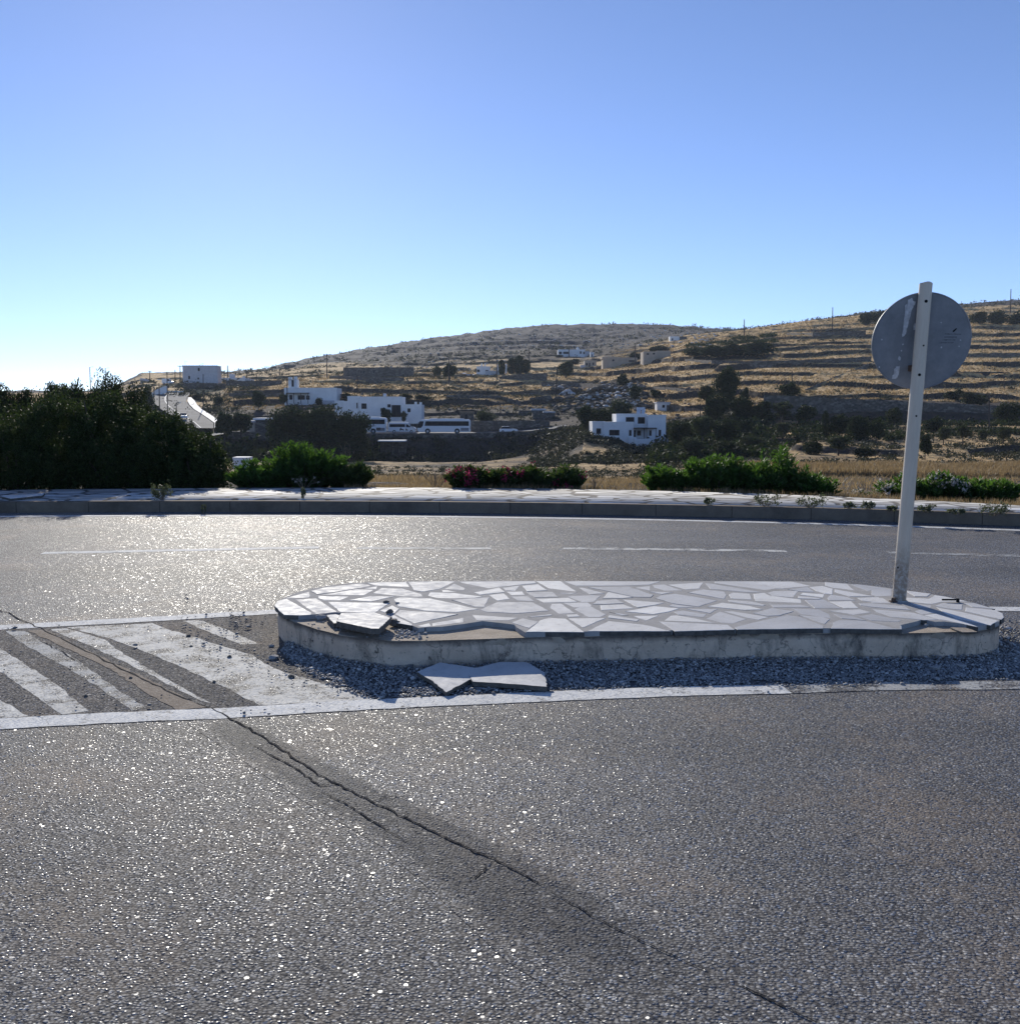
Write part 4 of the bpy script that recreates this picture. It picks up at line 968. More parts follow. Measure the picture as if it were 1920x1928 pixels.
# disc
td = on_axis(1733, 640); cdisc = pb + ax * td; dx = (1745 - proj(cdisc)[0]) / F * Yp
RD = 90.5 / F * (Yp + .09)
disc = bpy.data.objects.new('sign_disc', None)
def disc_mesh():
    bm = bmesh.new(); seg = 96; prof_ = [(RD, .004), (RD, -.004), (RD - .006, -.0065), (RD - .010, -.0035), (0, -.003)]
    rs = []
    for r, yv in prof_[:-1]: rs.append([bm.verts.new((r * math.cos(2 * math.pi * i / seg), yv, r * math.sin(2 * math.pi * i / seg))) for i in range(seg)])
    for a, b in zip(rs, rs[1:]):
        for i in range(seg): bm.faces.new((a[i], a[(i + 1) % seg], b[(i + 1) % seg], b[i]))
    bm.faces.new(rs[-1][::-1]); bm.faces.new(rs[0])
    bmesh.ops.recalc_face_normals(bm, faces=bm.faces[:]); me = bpy.data.meshes.new('disc'); bm.to_mesh(me); bm.free(); me.materials.append(M['galv']); return me
YAW = R(-3)
dl = Matrix.Translation((dx, .095, td)) @ Matrix.Rotation(YAW, 4, 'Z') @ Matrix.Rotation(R(13), 4, 'X')
do = bpy.data.objects.new('disc', disc_mesh()); link(do, sign); do.matrix_local = dl
face = MB(); face.cyl((0, .0045, 0), (0, .0055, 0), RD - .004, RD - .004, 64); fo = face.build('sign_face', M['signblue'], do)
bpy.data.objects.remove(disc)
# a clamp between pole and disc
for k in (.18, -.18): mb = MB(); mb.box(-.02, .02, .030, .088 - .23 * k, td + k - .02, td + k + .02); mb.build('clamp', M['rust'], sign)
# glue residue, faded stamp: thin patches on the back of the disc, outlines from the disc's own face
def dpt(px, py):
    # pixel -> local coordinates on the disc's back
    Yd = Yp + .062; q = at_D(px, py, Yd); cc = cdisc + xax * dx + Vector((0, .062, 0)); d = q - cc
    return (d.x / math.cos(YAW), d.z / math.cos(R(13)))
def patch(name, pts, mat, jit=.0022, seed=1):
    rr = random.Random(seed); bm = bmesh.new(); Q = [dpt(x, y) for x, y in pts]; W = []
    for i, a in enumerate(Q):
        b = Q[(i + 1) % len(Q)]; k = max(1, int(math.hypot(b[0] - a[0], b[1] - a[1]) / .008))
        for j in range(k): W.append((a[0] + (b[0] - a[0]) * j / k + rr.uniform(-jit, jit), a[1] + (b[1] - a[1]) * j / k + rr.uniform(-jit, jit)))
    f = bm.faces.new([bm.verts.new((x, -.0043, z)) for x, z in W]); bmesh.ops.triangulate(bm, faces=[f]); me = bpy.data.meshes.new(name); bm.to_mesh(me); bm.free(); me.materials.append(mat)
    for p in me.polygons: pass
    return link(bpy.data.objects.new(name, me), do)
def Z8(p): return [(1600 + x / 7.385, 540 + y / 7.385) for x, y in p]
patch('glue_residue', Z8([(770,195),(820,165),(835,205),(880,215),(850,290),(835,340),(830,400),(815,440),(805,560),(795,600),(800,640),(775,690),(748,698),(745,640),(760,600),(742,560),(760,500),(740,460),(755,390),(740,300),(745,265),(775,230)]), M['sticker'])
patch('glue_residue', Z8([(715,1110),(760,1103),(762,1180),(750,1260),(725,1285),(680,1283),(675,1240),(700,1205),(685,1160)]), M['sticker'], seed=2)
patch('glue_residue', Z8([(735,960),(765,990),(760,1025),(735,1025),(722,1000)]), M['sticker'], seed=3)
patch('glue_residue', Z8([(900,500),(925,520),(918,590),(895,600),(880,550)]), M['sticker'], seed=4)
for a, b, r in [(472, 748, 12), (770, 803, 11), (760, 890, 12), (1547, 712, 9), (1540, 797, 8), (1300, 820, 12), (482, 1130, 12), (1255, 485, 9)]:
    patch('glue_residue', Z8([(a + r * math.cos(k), b + r * math.sin(k)) for k in range(6)]), M['sticker'], .001, int(a))
patch('faded_stamp', Z8([(1325,628),(1550,622),(1545,640),(1320,648)]), M['stamp'], .001); patch('faded_stamp', Z8([(1320,668),(1500,662),(1490,688),(1315,694)]), M['stamp'], .001, 2)
patch('faded_stamp', Z8([(1300,708),(1480,704),(1478,722),(1298,728)]), M['stamp'], .001, 3); patch('faded_stamp', Z8([(1290,745),(1460,740),(1455,760),(1250,770)]), M['stamp'], .001, 4)
patch('faded_stamp', Z8([(1425,590),(1470,550),(1478,560),(1445,605),(1428,605)]), M['black'], .001, 5)

# ------------------------------------------------------------------ plants along the pavement
def shrub_big(x0, x1, ytop, ybase, D, n, label, size=.045, mat='leaf_hedge', depth=1.3, cat='hedge bush', seed=1, clumps=160, name='hedge_bush', cr=.16):
    rg = np.random.default_rng(seed); cx = (x0 + x1) / 2; p = at_D(cx, ybase, D); g = ground_at(p.x / D, D); wd = (x1 - x0) / F * D / 2; h = at_D(cx, ytop, D).z - g
    P = crown_points(n, wd, depth, h * .56, h * .46, clumps, cr, .62, rg)
    Q = crown_points(n // 5, wd * 1.06, depth * 1.05, h * .60, h * .46, clumps, cr * 1.3, .9, rg)
    G = np.stack([rg.uniform(-.95, .95, n // 4) * wd, rg.normal(0, .35, n // 4) * depth, rg.random(n // 4) * h * .45], 1)
    P = np.concatenate([P, Q, G]); P = P[P[:, 2] > .03]
    t = empty(name, (p.x, D, g)); V, Fc, tn = leaves(P, size, .55, .3, None, rg)
    o = np_mesh('foliage', V, Fc, M[mat], t); at = o.data.attributes.new('tone', 'FLOAT', 'POINT'); at.data.foreach_set('value', tn.astype(np.float32))
    mb = MB(); rr = random.Random(seed)
    for k in range(9):
        a = rr.uniform(0, 6.28); b = (math.cos(a) * wd * .12, math.sin(a) * depth * .12, -.05); e = (math.cos(a) * wd * rr.uniform(.3, .8), math.sin(a) * depth * rr.uniform(.3, .7), h * rr.uniform(.45, .9)); mb.cyl(b, e, .03, .008, 6)
    mb.build('stems', M['bark'], t, smooth=True)
    return tag(t, label, cat)
shrub_big(-260, 90, 716, 925, 18.6, 26000, 'tall dark hedge bush at the left edge of the photo', seed=1)
shrub_big(30, 205, 728, 925, 18.3, 24000, 'tall dark rounded hedge bush, second from the left edge', seed=2)
shrub_big(120, 300, 727, 925, 18.6, 26000, 'tallest dark hedge bush, in the middle of the dark hedge', seed=3)
shrub_big(225, 385, 764, 925, 18.3, 22000, 'dark hedge bush sloping down below the white road', seed=4, depth=1.2)
shrub_big(310, 438, 806, 925, 18.2, 17000, 'lowest dark hedge bush, next to bright green oleander', seed=5, depth=1.1)
shrub_big(-60, 130, 790, 928, 17.9, 15000, 'low dark hedge bush leaning over pavement at far left', seed=6, depth=.7)
shrub_big(120, 330, 805, 928, 17.9, 15000, 'low dark hedge bush overhanging the shaded pavement', seed=7, depth=.7)
def oleander(x0, x1, ytop, ybase, D, nst, label, mat='leaf_green', flower=None, nfl=0, seed=1, leaf=.11, depth=.45, name='oleander', cat='oleander', per=44):
    rg = np.random.default_rng(seed); cx = (x0 + x1) / 2; p = at_D(cx, ybase, D); g = ground_at(p.x / D, D); wd = (x1 - x0) / F * D / 2; h = at_D(cx, ytop, D).z - g
    t = empty(name, (p.x, D, g)); mb = MB(); C = []; Dr = []; tips = []
    for s in range(nst):
        a = rg.uniform(0, 6.283); q = math.sqrt(rg.random()); ex = math.cos(a) * wd * q; ey = math.sin(a) * depth * q
        b = np.array([ex * .45, ey * .45, -.03]); tip = np.array([ex * rg.uniform(.85, 1.05), ey, h * .87 * (1 - .30 * q ** 2.5) * rg.uniform(.50, 1.03) * (.62 + .42 * float(vnoise(np.array(ex * 3.1 + seed * 7.7), np.array(ey * 2.0 + seed), 3)) / .8)])
        mid = b * .4 + tip * .6 + np.array([0, 0, .06 * h])
        if s % 3 == 0: mb.cyl(b, mid, .008, .006, 4); mb.cyl(mid, tip, .006, .002, 4)
        tips.append(tip); k = per; tt = rg.random(k) ** .7
        pos = np.where(tt[:, None] < .6, b + (mid - b) * (tt / .6)[:, None], mid + (tip - mid) * ((tt - .6) / .4)[:, None])
        ax_ = (tip - b) / np.linalg.norm(tip - b); ang = rg.random(k) * 6.283
        out = np.stack([np.cos(ang), np.sin(ang), rg.uniform(-.1, .3, k)], 1); d = out + ax_ * rg.uniform(.4, 1.5, k)[:, None]; d /= np.linalg.norm(d, axis=1, keepdims=True)
        C.append(pos + d * leaf * .5); Dr.append(d)
    o = leaf_obj('foliage', np.concatenate(C), leaf, M[mat], t, .22, 0, np.concatenate(Dr)); tag(mb.build('stems', M['bark'], t), kind='stuff')
    if flower:
        idx = rg.choice(len(tips), min(nfl, len(tips)), replace=False); FC = []
        for i in idx:
            tp = tips[i] * np.array([1.02, 1.1, 1.0]); FC.append(tp + rg.normal(size=(30, 3)) * .036)
        tag(leaf_obj('blossoms', np.concatenate(FC), .042, M[flower], t, .8, .4), kind='stuff')
    return tag(t, label, cat)
K = dict(D=17.7)
oleander(424, 560, 862, 925, 17.6, 170, 'bright green oleander right beside the end of the dark hedge', seed=1)
oleander(495, 662, 828, 924, 17.9, 270, 'large bright green oleander, tallest of the left group', seed=2, depth=.6)
oleander(600, 706, 864, 924, 17.8, 110, 'dark green oleander at right end of the left group', seed=3, mat='leaf_pinkbush')
oleander(835, 935, 868, 921, 17.4, 100, 'oleander with deep pink blossom, leftmost of the pink row', 'leaf_pinkbush', 'petal_pink', 26, 4)
oleander(910, 995, 870, 921, 17.5, 85, 'dark oleander with few blossoms, second in the pink row', 'leaf_pinkbush', 'petal_pink', 6, 5)
oleander(960, 1055, 872, 921, 17.5, 95, 'oleander with a pink blossom cluster, third in the pink row', 'leaf_pinkbush', 'petal_pink', 8, 6)
oleander(1025, 1105, 870, 920, 17.6, 80, 'thin oleander at right end of the pink row', 'leaf_pinkbush', 'petal_pink', 7, 7)
oleander(1205, 1315, 854, 926, 17.3, 170, 'glossy green oleander below the white hillside house', seed=8)
oleander(1280, 1415, 844, 930, 17.2, 220, 'broad green oleander in the middle of the right group', seed=9, depth=.55)
oleander(1365, 1515, 832, 934, 17.2, 270, 'dark tall oleander with one shoot sticking up', seed=10, depth=.6, mat='leaf_green')
oleander(1480, 1580, 878, 937, 16.9, 80, 'small thin oleander by the dry bank, left of the pole', seed=11)
oleander(1645, 1738, 884, 942, 16.7, 75, 'oleander with cream blossoms just behind the pole', 'leaf_green', 'petal_white', 16, 12)
oleander(1715, 1820, 880, 945, 16.5, 110, 'oleander with the most cream blossoms, right of the pole', 'leaf_green', 'petal_white', 34, 13)
oleander(1788, 1926, 878, 948, 16.3, 180, 'bright green oleander at the right edge without blossoms', seed=14)
oleander(1600, 1665, 915, 940, 16.6, 12, 'low sparse cream flowered plant on the dry bank', 'leaf_pinkbush', 'petal_white', 9, 15, per=14)
# dry plants
def dry_plant(px, py, ytop, D, n, label, spread=.35, mat='twig', heads=0, seed=1, name='dry_plant'):
    p = at_D(px, py, D); g = max(ground_at(p.x / D, D), p.z - .1); h = at_D(px, ytop, D).z - g; rr = random.Random(seed); t = empty(name, (p.x, D, g)); mb = MB(); H = []
    for i in range(n):
        a = rr.uniform(0, 6.28); q = rr.random(); m_ = Vector((math.cos(a) * spread * q * .5, math.sin(a) * spread * q * .4, h * .5)); e = Vector((math.cos(a) * spread * q, math.sin(a) * spread * q * .6, h * rr.uniform(.6, 1)))
        mb.cyl((m_.x * .1, m_.y * .1, -.02), m_, .005, .004, 4); mb.cyl(m_, e, .004, .002, 4); H.append(e)
        for k in range(3):
            s = m_.lerp(e, rr.uniform(.2, .9)); mb.cyl(s, s + Vector((rr.uniform(-.07, .07), rr.uniform(-.05, .05), rr.uniform(.02, .09))), .003, .0015, 3)
    mb.build('stalks', M[mat], t)
    if heads: tag(leaf_obj('seed_heads', np.concatenate([np.array(e)[None] + np.random.default_rng(seed + i).normal(size=(9, 3)) * .010 for i, e in enumerate(H)]), .026, M['petal_dry'], t, .8), kind='stuff')
    return tag(t, label, 'dry plant')
dry_plant(820, 920, 884, 17.5, 16, 'bare dry twiggy plant left of the pink oleanders', .32, seed=2)
dry_plant(572, 926, 899, 17.2, 8, 'dry weed with pale round seed heads before the green oleander', .42, heads=1, seed=3)
dry_plant(1120, 921, 898, 17.4, 9, 'small dry stalks just right of the pink oleanders', .2, seed=4)
dry_plant(660, 900, 830, 19.0, 9, 'tall bare dry branches behind the left oleanders', .5, seed=6)
def weed(px, py, wpx, hpx, label, seed, mat='weed', n=260, z0=.15):
    rg = np.random.default_rng(seed); p = at_z(px, py, z0); D = p.y; w_ = wpx / F * D / 2; h = hpx / F * D
    t = empty('weed', (p.x, p.y, z0 - .002)); C = []; mb = MB(); rr = random.Random(seed)
    for i in range(max(6, n // 22)):
        a = rr.uniform(0, 6.28); q = rr.random() ** .5; e = np.array([math.cos(a) * w_ * q, math.sin(a) * w_ * .4 * q, h * rr.uniform(.35, 1)]); mb.cyl((e[0] * .15, e[1] * .15, -.005), e, .003, .0015, 3)
        C.append(e + rg.normal(size=(22, 3)) * np.array([w_ * .14, w_ * .10, h * .16]))
    C = np.concatenate(C); C[:, 2] = np.abs(C[:, 2]); leaf_obj('leaves', C, .028, M[mat], t, .6, .3); tag(mb.build('stems', M['twig'], t), kind='stuff')
    return tag(t, label, 'weed')
weed(305, 941, 34, 25, 'leafy grey green plant growing on the shaded kerb', 1, 'weed', 700)
weed(383, 967, 8, 16, 'thin dry sprout at the foot of the left kerb', 2, n=60, z0=0)
weed(571, 938, 8, 16, 'single dry stem on pavement near seed heads', 3)
for i, (a, b, ww, hh, lb) in enumerate([(1333, 951, 22, 12, 'small grey weed at the kerb, leftmost of the right side'), (1441, 953, 44, 20, 'spreading grey weed, second along the kerb'), (1527, 956, 54, 20, 'widest grey weed along the kerb, left of pole'), (1597, 958, 24, 12, 'sparse little weed between the wide weed and the pole'), (1632, 959, 32, 13, 'low grey weed just left of the pole'), (1678, 962, 26, 8, 'flat grey weed at the foot of kerb behind pole'), (1744, 965, 34, 14, 'round grey weed just right of the pole'), (1800, 968, 36, 8, 'low thin weed right of the pole, at the kerb'), (1872, 971, 66, 20, 'big straggly grey weed near the right photo edge')]):
    weed(a, b, ww, hh, lb, 10 + i, n=120 + ww * 6)
slab('stone_slab', [(0, 934, .19), (60, 930, .19), (85, 928, .185), (80, 933, .18), (20, 939, .18)], .03, 'loose flat slab on the shaded pavement under the hedge', tone=.6)

# dry grass just beyond the pavement
def grass(name, n, u0, u1, d0, d1, h, seed, dens=.42, width=.012, mat='dry', powr=1.0):
    rg = np.random.default_rng(seed); u = rg.uniform(u0, u1, n); D = d0 + (d1 - d0) * rg.random(n) ** powr; r = (u - 960) / F * math.cos(PITCH); x = r * D
    if d0 < 18: D = backF(x) + .1 + (D - d0)
    r = x / D; k = fbm(x * .7, D * .7, seed, 3) > dens; x, D, r = x[k], D[k], r[k]; n = len(x)
    i = np.interp(r, ratio, np.arange(nu)); j = np.interp(np.log(D), LD, np.arange(nd)); i0 = i.astype(int); j0 = j.astype(int); fi = i - i0; fj = j - j0
    z = (ZT[i0, j0] * (1 - fi) + ZT[i0 + 1, j0] * fi) * (1 - fj) + (ZT[i0, j0 + 1] * (1 - fi) + ZT[i0 + 1, j0 + 1] * fi) * fj
    hh = h * rg.uniform(.4, 1.2, n); lean = rg.normal(0, .35, (n, 2)) * hh[:, None]; a = rg.random(n) * 6.283; wv = np.stack([np.cos(a), np.sin(a), np.zeros(n)], 1) * (width * (1 + D / 40))[:, None]
    b = np.stack([x, D, z - .02], 1); tip = b + np.stack([lean[:, 0], lean[:, 1], hh], 1)
    V = np.stack([b - wv, b + wv, tip], 1).reshape(-1, 3); o = np_mesh(name, V, np.arange(3 * n).reshape(n, 3), M[mat])
    at = o.data.attributes.new('tone', 'FLOAT', 'POINT'); at.data.foreach_set('value', np.repeat(rg.random(n), 3).astype(np.float32)); return tag(o, kind='stuff')
grass('dry_grass', 42000, 640, 2000, 17.0, 28, .14, 1, .46, .006, powr=1.6)
grass('dry_grass', 26000, 640, 2000, 26, 80, .3, 2, .52, .012)
grass('dry_grass', 90000, 1380, 2000, 76, 112, .7, 3, .30, .018)
grass('dry_grass', 90000, 1150, 2000, 235, 600, .45, 4, .50, .03, powr=1.3)
grass('dry_grass', 50000, 420, 1150, 290, 460, .4, 5, .50, .03)
# scrub on the slopes: small shrubs nobody could count
def scrub(name, n, u0, u1, d0, d1, size, seed, dens=.5, per=36, mat='scrub'):
    rg = np.random.default_rng(seed); u = rg.uniform(u0, u1, n); D = np.exp(rg.uniform(math.log(d0), math.log(d1), n)); r = (u - 960) / F * math.cos(PITCH); x = r * D
    k = fbm(x / 35, D / 35, seed, 3) > dens; x, D, r = x[k], D[k], r[k]; n = len(x)
    i = np.interp(r, ratio, np.arange(nu)); j = np.interp(np.log(D), LD, np.arange(nd)); i0 = i.astype(int); j0 = j.astype(int); z = ZT[i0, j0]
    s = size * rg.uniform(.4, 1.3, n) * (D / 300) ** .5
    C = np.stack([x, D, z], 1)[:, None, :] + rg.normal(size=(n, per, 3)) * (s[:, None, None] * np.array([.5, .45, .28])) + np.array([0, 0, .25]) * s[:, None, None]
    sz = np.repeat(s * .42, per)
    V, Fc, t = leaves(C.reshape(-1, 3), sz, .7, .2, None, rg); o = np_mesh(name, V, Fc, M[mat]); at = o.data.attributes.new('tone', 'FLOAT', 'POINT'); at.data.foreach_set('value', t.astype(np.float32)); return tag(o, kind='stuff')
scrub('scrub', 2600, 380, 1130, 243, 620, 1.0, 11, .50)
scrub('scrub', 2000, 1130, 1960, 235, 600, .9, 12, .56)
scrub('scrub', 2200, 420, 1960, 600, 1250, 1.6, 13, .45, 24)
scrub('scrub', 1300, 380, 1500, 212, 229, 1.3, 14, .22)
scrub('scrub', 1500, 1200, 1960, 118, 215, .9, 15, .45)
scrub('scrub', 900, 640, 1500, 60, 200, .7, 16, .55)
scrub('scrub', 700, 260, 480, 235, 420, 1.3, 17, .35)

# ------------------------------------------------------------------ buildings on the far slope
def crop(ox, oy, s): return lambda *r: tuple((ox + v / s) if i % 2 == 0 else (oy + v / s) for i, v in enumerate(r))
def bbox_w(r, D):
    """pixel rectangle (x0,ytop,x1,ybot) -> world x0,x1,z0,z1 at distance D"""
    x0, y0, x1, y1 = r; cx = (x0 + x1) / 2
    return at_D(x0, y0, D).x, at_D(x1, y0, D).x, at_D(cx, y1, D).z, at_D(cx, y0, D).z
def building(label, D, vols, wins=(), cat='house', name='house', doors=(), group=None, wm='window'):
    """vols: (rect, depth, material, part name, y offset, bottom extension)"""
    b0 = bbox_w(vols[0][0], D); root = empty(name, ((b0[0] + b0[1]) / 2, D, b0[2])); tag(root, label, cat, group)
    inv = -Vector(root.location)
    for v in vols:
        r, dep, mat, pn = v[:4]; off = v[4] if len(v) > 4 else 0; ext = v[5] if len(v) > 5 else 2.5
        x0, x1, z0, z1 = bbox_w(r, D); mb = MB(); mb.box(x0 + inv.x, x1 + inv.x, D + off + inv.y, D + off + dep + inv.y, z0 - ext + inv.z, z1 + inv.z)
        if pn in ('wall', 'upper_wall', 'side_wall') and z1 - z0 > 1.6:  # parapet rim
            mb.box(x0 + inv.x - .05, x1 + inv.x + .05, D + off - .05 + inv.y, D + off + .2 + inv.y, z1 - .12 + inv.z, z1 + .10 + inv.z)
        mb.build(pn, M[mat], root)
    for i, wv in enumerate(list(wins) + [d for d in doors]):
        r = wv[:4]; off = wv[4] if len(wv) > 4 else 0; x0, x1, z0, z1 = bbox_w(r, D); pn = 'window' if i < len(wins) else 'door'
        y = D + off + inv.y; X0, X1, Z0, Z1 = x0 + inv.x, x1 + inv.x, z0 + inv.z, z1 + inv.z
        mb = MB(); t = .07
        mb.box(X0, X1, y - .06, y + .05, Z0, Z0 + t).box(X0, X1, y - .06, y + .05, Z1 - t, Z1).box(X0, X0 + t, y - .06, y + .05, Z0 + t + .003, Z1 - t - .003).box(X1 - t, X1, y - .06, y + .05, Z0 + t + .003, Z1 - t - .003)
        if X1 - X0 > 1.0:
            n = max(1, int((X1 - X0) / .8))
            for k in range(1, n): xx = X0 + (X1 - X0) * k / n; mb.box(xx - .03, xx + .03, y - .055, y + .05, Z0 + t + .003, Z1 - t - .003)
        f = mb.build(pn, M['frame'], root)
        mb = MB(); mb.box(X0 + t, X1 - t, y - .03, y + .04, Z0 + t, Z1 - t); mb.build('pane', M[wm], f)
    return root
def add_part(root, mb, name, mat):
    o = mb.build(name, M[mat], None); o.parent = root; o.matrix_parent_inverse = Matrix.Translation(-Vector(root.location)); return o
c1 = crop(1020, 740, 6.4)
D1 = 190
h1 = building('white two storey hillside house with dark porch pergola, lower right', D1, [
    (c1(920, 380, 1290, 575), 9, 'white', 'wall', 2.5), (c1(1290, 268, 1508, 572), 9, 'white', 'side_wall', 1.2), (c1(918, 255, 1292, 400), 8, 'white', 'upper_wall', 3.2, 0),
    (c1(612, 347, 760, 480), 8, 'white', 'side_wall', .35), (c1(740, 352, 1106, 560), 8, 'white', 'wall', 0, 4), (c1(1040, 532, 1138, 640), 3, 'white', 'terrace_wall', -.6, 3), (c1(1106, 548, 1508, 575), 4, 'white', 'terrace_wall', -1.2, 1.5)],
    [c1(658, 425, 714, 492) + (.35,), c1(812, 443, 934, 510), c1(1050, 445, 1080, 516), c1(1168, 455, 1214, 516) + (2.5,), c1(1303, 450, 1332, 516) + (1.2,), c1(1418, 445, 1447, 520) + (1.2,), c1(1035, 292, 1138, 362) + (3.2,), c1(1182, 292, 1268, 372) + (3.2,)],
    doors=[c1(1092, 450, 1150, 550) + (2.5,)])
x0, x1, z0, z1 = bbox_w(c1(1105, 418, 1375, 434), D1); mb = MB(); mb.box(x0, x1, D1 - .6, D1 + 2.6, z1 - .18, z1)
for k in range(9): xx = x0 + (x1 - x0) * k / 8; mb.box(xx - .05, xx + .05, D1 - .9, D1 - .6, z1 - .15, z1 + .02)
for k in (0.45, .98): xx = x0 + (x1 - x0) * k; mb.box(xx - .06, xx + .06, D1 - .55, D1 - .4, z1 - 3.1, z1 - .18)
add_part(h1, mb, 'pergola', 'frame')
x0, x1, z0, z1 = bbox_w(c1(1128, 190, 1235, 255), D1 + 5); mb = MB()
for s in (0, 1):
    xa = x0 + (x1 - x0) * (.5 * s) + .08 * s; xb = x0 + (x1 - x0) * (.5 + .5 * s) - .06
    vs = [mb.bm.verts.new(v) for v in [(xa, D1 + 4.0, z0), (xb, D1 + 4.0, z0), (xb + .35, D1 + 5.6, z1), (xa + .35, D1 + 5.6, z1), (xa, D1 + 4.1, z0 - .1), (xb, D1 + 4.1, z0 - .1), (xb + .35, D1 + 5.7, z1 - .1), (xa + .35, D1 + 5.7, z1 - .1)]]
    for q in [(0, 1, 2, 3), (7, 6, 5, 4), (0, 4, 5, 1), (1, 5, 6, 2), (2, 6, 7, 3), (3, 7, 4, 0)]: mb.bm.faces.new([vs[i] for i in q])
mb.cyl((x0 + .3, D1 + 5.9, z1 + .05), (x1 + .2, D1 + 5.9, z1 + .05), .25, .25, 12)
add_part(h1, mb, 'solar_heater', 'panel')
c2 = crop(520, 700, 6.4)
D2 = 257
h2 = building('long white flat roofed house directly behind the minibus', D2, [
    (c2(1000, 302, 1518, 560), 8, 'white', 'wall', 0, 3), (c2(852, 296, 1004, 560), 8, 'white', 'side_wall', .7, 3), (c2(1505, 396, 1750, 590), 8, 'white', 'side_wall', .3, 2), (c2(797, 352, 850, 420), 4, 'white', 'porch', 1, 3), (c2(690, 346, 800, 382), .4, 'white', 'garden_wall', 2, 3),
    (c2(1662, 360, 1692, 398), .5, 'white', 'chimney', .5, .2), (c2(1722, 365, 1752, 400), .5, 'white', 'chimney', .5, .2)],
    [c2(962, 372, 976, 440) + (.7,), c2(1027, 380, 1088, 446), c2(1340, 390, 1380, 428), c2(1580, 440, 1616, 486) + (.3,)], doors=[c2(1390, 400, 1500, 545)])  # the door is a dark panel standing in for a shaded recess
x0, x1, z0, z1 = bbox_w(c2(1290, 268, 1328, 300), D2 + 3); mb = MB(); mb.cyl((x0, D2 + 3, (z0 + z1) / 2 + .1), (x1, D2 + 3, (z0 + z1) / 2 + .1), .38, .38, 12); mb.box(x0 + .1, x1 - .1, D2 + 2.8, D2 + 3.2, z0 - .4, z0 + .3); add_part(h2, mb, 'water_tank', 'panel')
D3 = 300
h3 = building('white house with slim roof tower, upper left of the coaches', D3, [
    (c2(95, 195, 728, 345), 9, 'white', 'wall', 0, 3), (c2(135, 90, 240, 200), 3, 'white', 'roof_tower', 1, .3), (c2(135, 62, 178, 92), 1, 'white', 'roof_tower', 1, .1), (c2(205, 55, 240, 92), 1, 'white', 'roof_tower', 1, .1), (c2(570, 345, 700, 372), 3, 'whitegrey', 'porch', -1, 2)],
    [c2(158, 278, 195, 335), c2(260, 282, 345, 335), c2(360, 285, 402, 335), c2(176, 96, 203, 178) + (1,)])
x0, x1, z0, z1 = bbox_w(c2(140, 240, 402, 262), D3); mb = MB(); mb.box(x0, x1, D3 - 2.2, D3 - .1, z0, z0 + .22)
for k in range(4): xx = x0 + .1 + (x1 - x0 - .2) * k / 3; mb.box(xx - .07, xx + .07, D3 - 2.1, D3 - 1.95, z0 - 3, z0)
add_part(h3, mb, 'pergola', 'frame')
c3 = crop(260, 660, 8)
D4 = 400
h4 = building('big grey white block of a building on the left skyline', D4, [(c3(667, 226, 1195, 488), 5, 'whitegrey', 'wall', 0, 4)], [c3(900, 260, 928, 308), c3(757, 382, 782, 428), c3(895, 405, 918, 435)], cat='building', name='building')
mb = MB(); a = at_D(348.5, 687, D4 + 3); mb.cyl(a, a + Vector((0, 0, 1.8)), .05, .04, 6).cyl(a + Vector((-.1, 0, 1.5)), a + Vector((1.0, 0, 1.3)), .03, .03, 5)
add_part(h4, mb, 'antenna', 'steel'); mb = MB()
a = at_D(372, 689, D4 + 3); b = at_D(383, 684, D4 + 3); mb.cyl(a, b, .05, .05, 6); mb.cyl(at_D(381, 689, D4 + 3), b, .04, .04, 5); add_part(h4, mb, 'roof_lamp', 'steel')
h5 = building('long low white house just right of the big grey block', 425, [(c3(1198, 412, 1600, 480), 8, 'white', 'wall', 0, 4), (c3(1575, 385, 1605, 480), 1, 'white', 'chimney', -.3, .5), (c3(1600, 425, 1690, 478), 6, 'whitegrey', 'side_wall', .4, 3), (c3(1312, 345, 1378, 402), 3, 'whitegrey', 'roof_room', 6, .3)], [c3(1200, 445, 1250, 470), c3(1490, 415, 1530, 430)])
c4 = crop(860, 630, 6.4)
def Dauto(r, extra=0): return D_of((r[0] + r[2]) / 2, r[3] - 1) + extra
r = c4(1218, 180, 1545, 272); D6 = Dauto(r)
h6 = building('wide white house with satellite dish, high under the far hill', D6, [(r, 9, 'white', 'wall', 0, 3), (c4(1280, 235, 1345, 280), 4, 'white', 'porch', -1.5, 2), (c4(1545, 200, 1600, 262), 7, 'whitegrey', 'side_wall', .5, 3)], [c4(1230, 205, 1262, 236), c4(1280, 205, 1350, 232), c4(1480, 200, 1502, 230), c4(1520, 205, 1542, 235)])
mb = MB(); a = at_D(1088, 657, D6 + 2); mb.cyl(a - Vector((.5, 0, .1)), a + Vector((.2, .3, .6)), .95, .95, 16); mb.cyl(a - Vector((.3, 0, 1)), a, .08, .08, 6); add_part(h6, mb, 'satellite_dish', 'white')
r = c4(1608, 212, 1652, 268); building('tiny bright white shed right of the house with satellite dish', Dauto(r), [(r, 4, 'white', 'wall', 0, 2)], [c4(1622, 232, 1632, 262)], cat='shed', name='shed')
r = c4(1538, 312, 1680, 392); D8 = Dauto(r); building('small cream house with three dark openings, left of long beige building', D8, [(r, 7, 'beige', 'wall', 0, 3), (c4(1490, 365, 1545, 395), 3, 'whitegrey', 'terrace_wall', -.5, 2)], [c4(1555, 340, 1575, 370), c4(1635, 335, 1650, 366)], doors=[c4(1590, 340, 1606, 388)])
c5 = crop(1120, 600, 6.4)
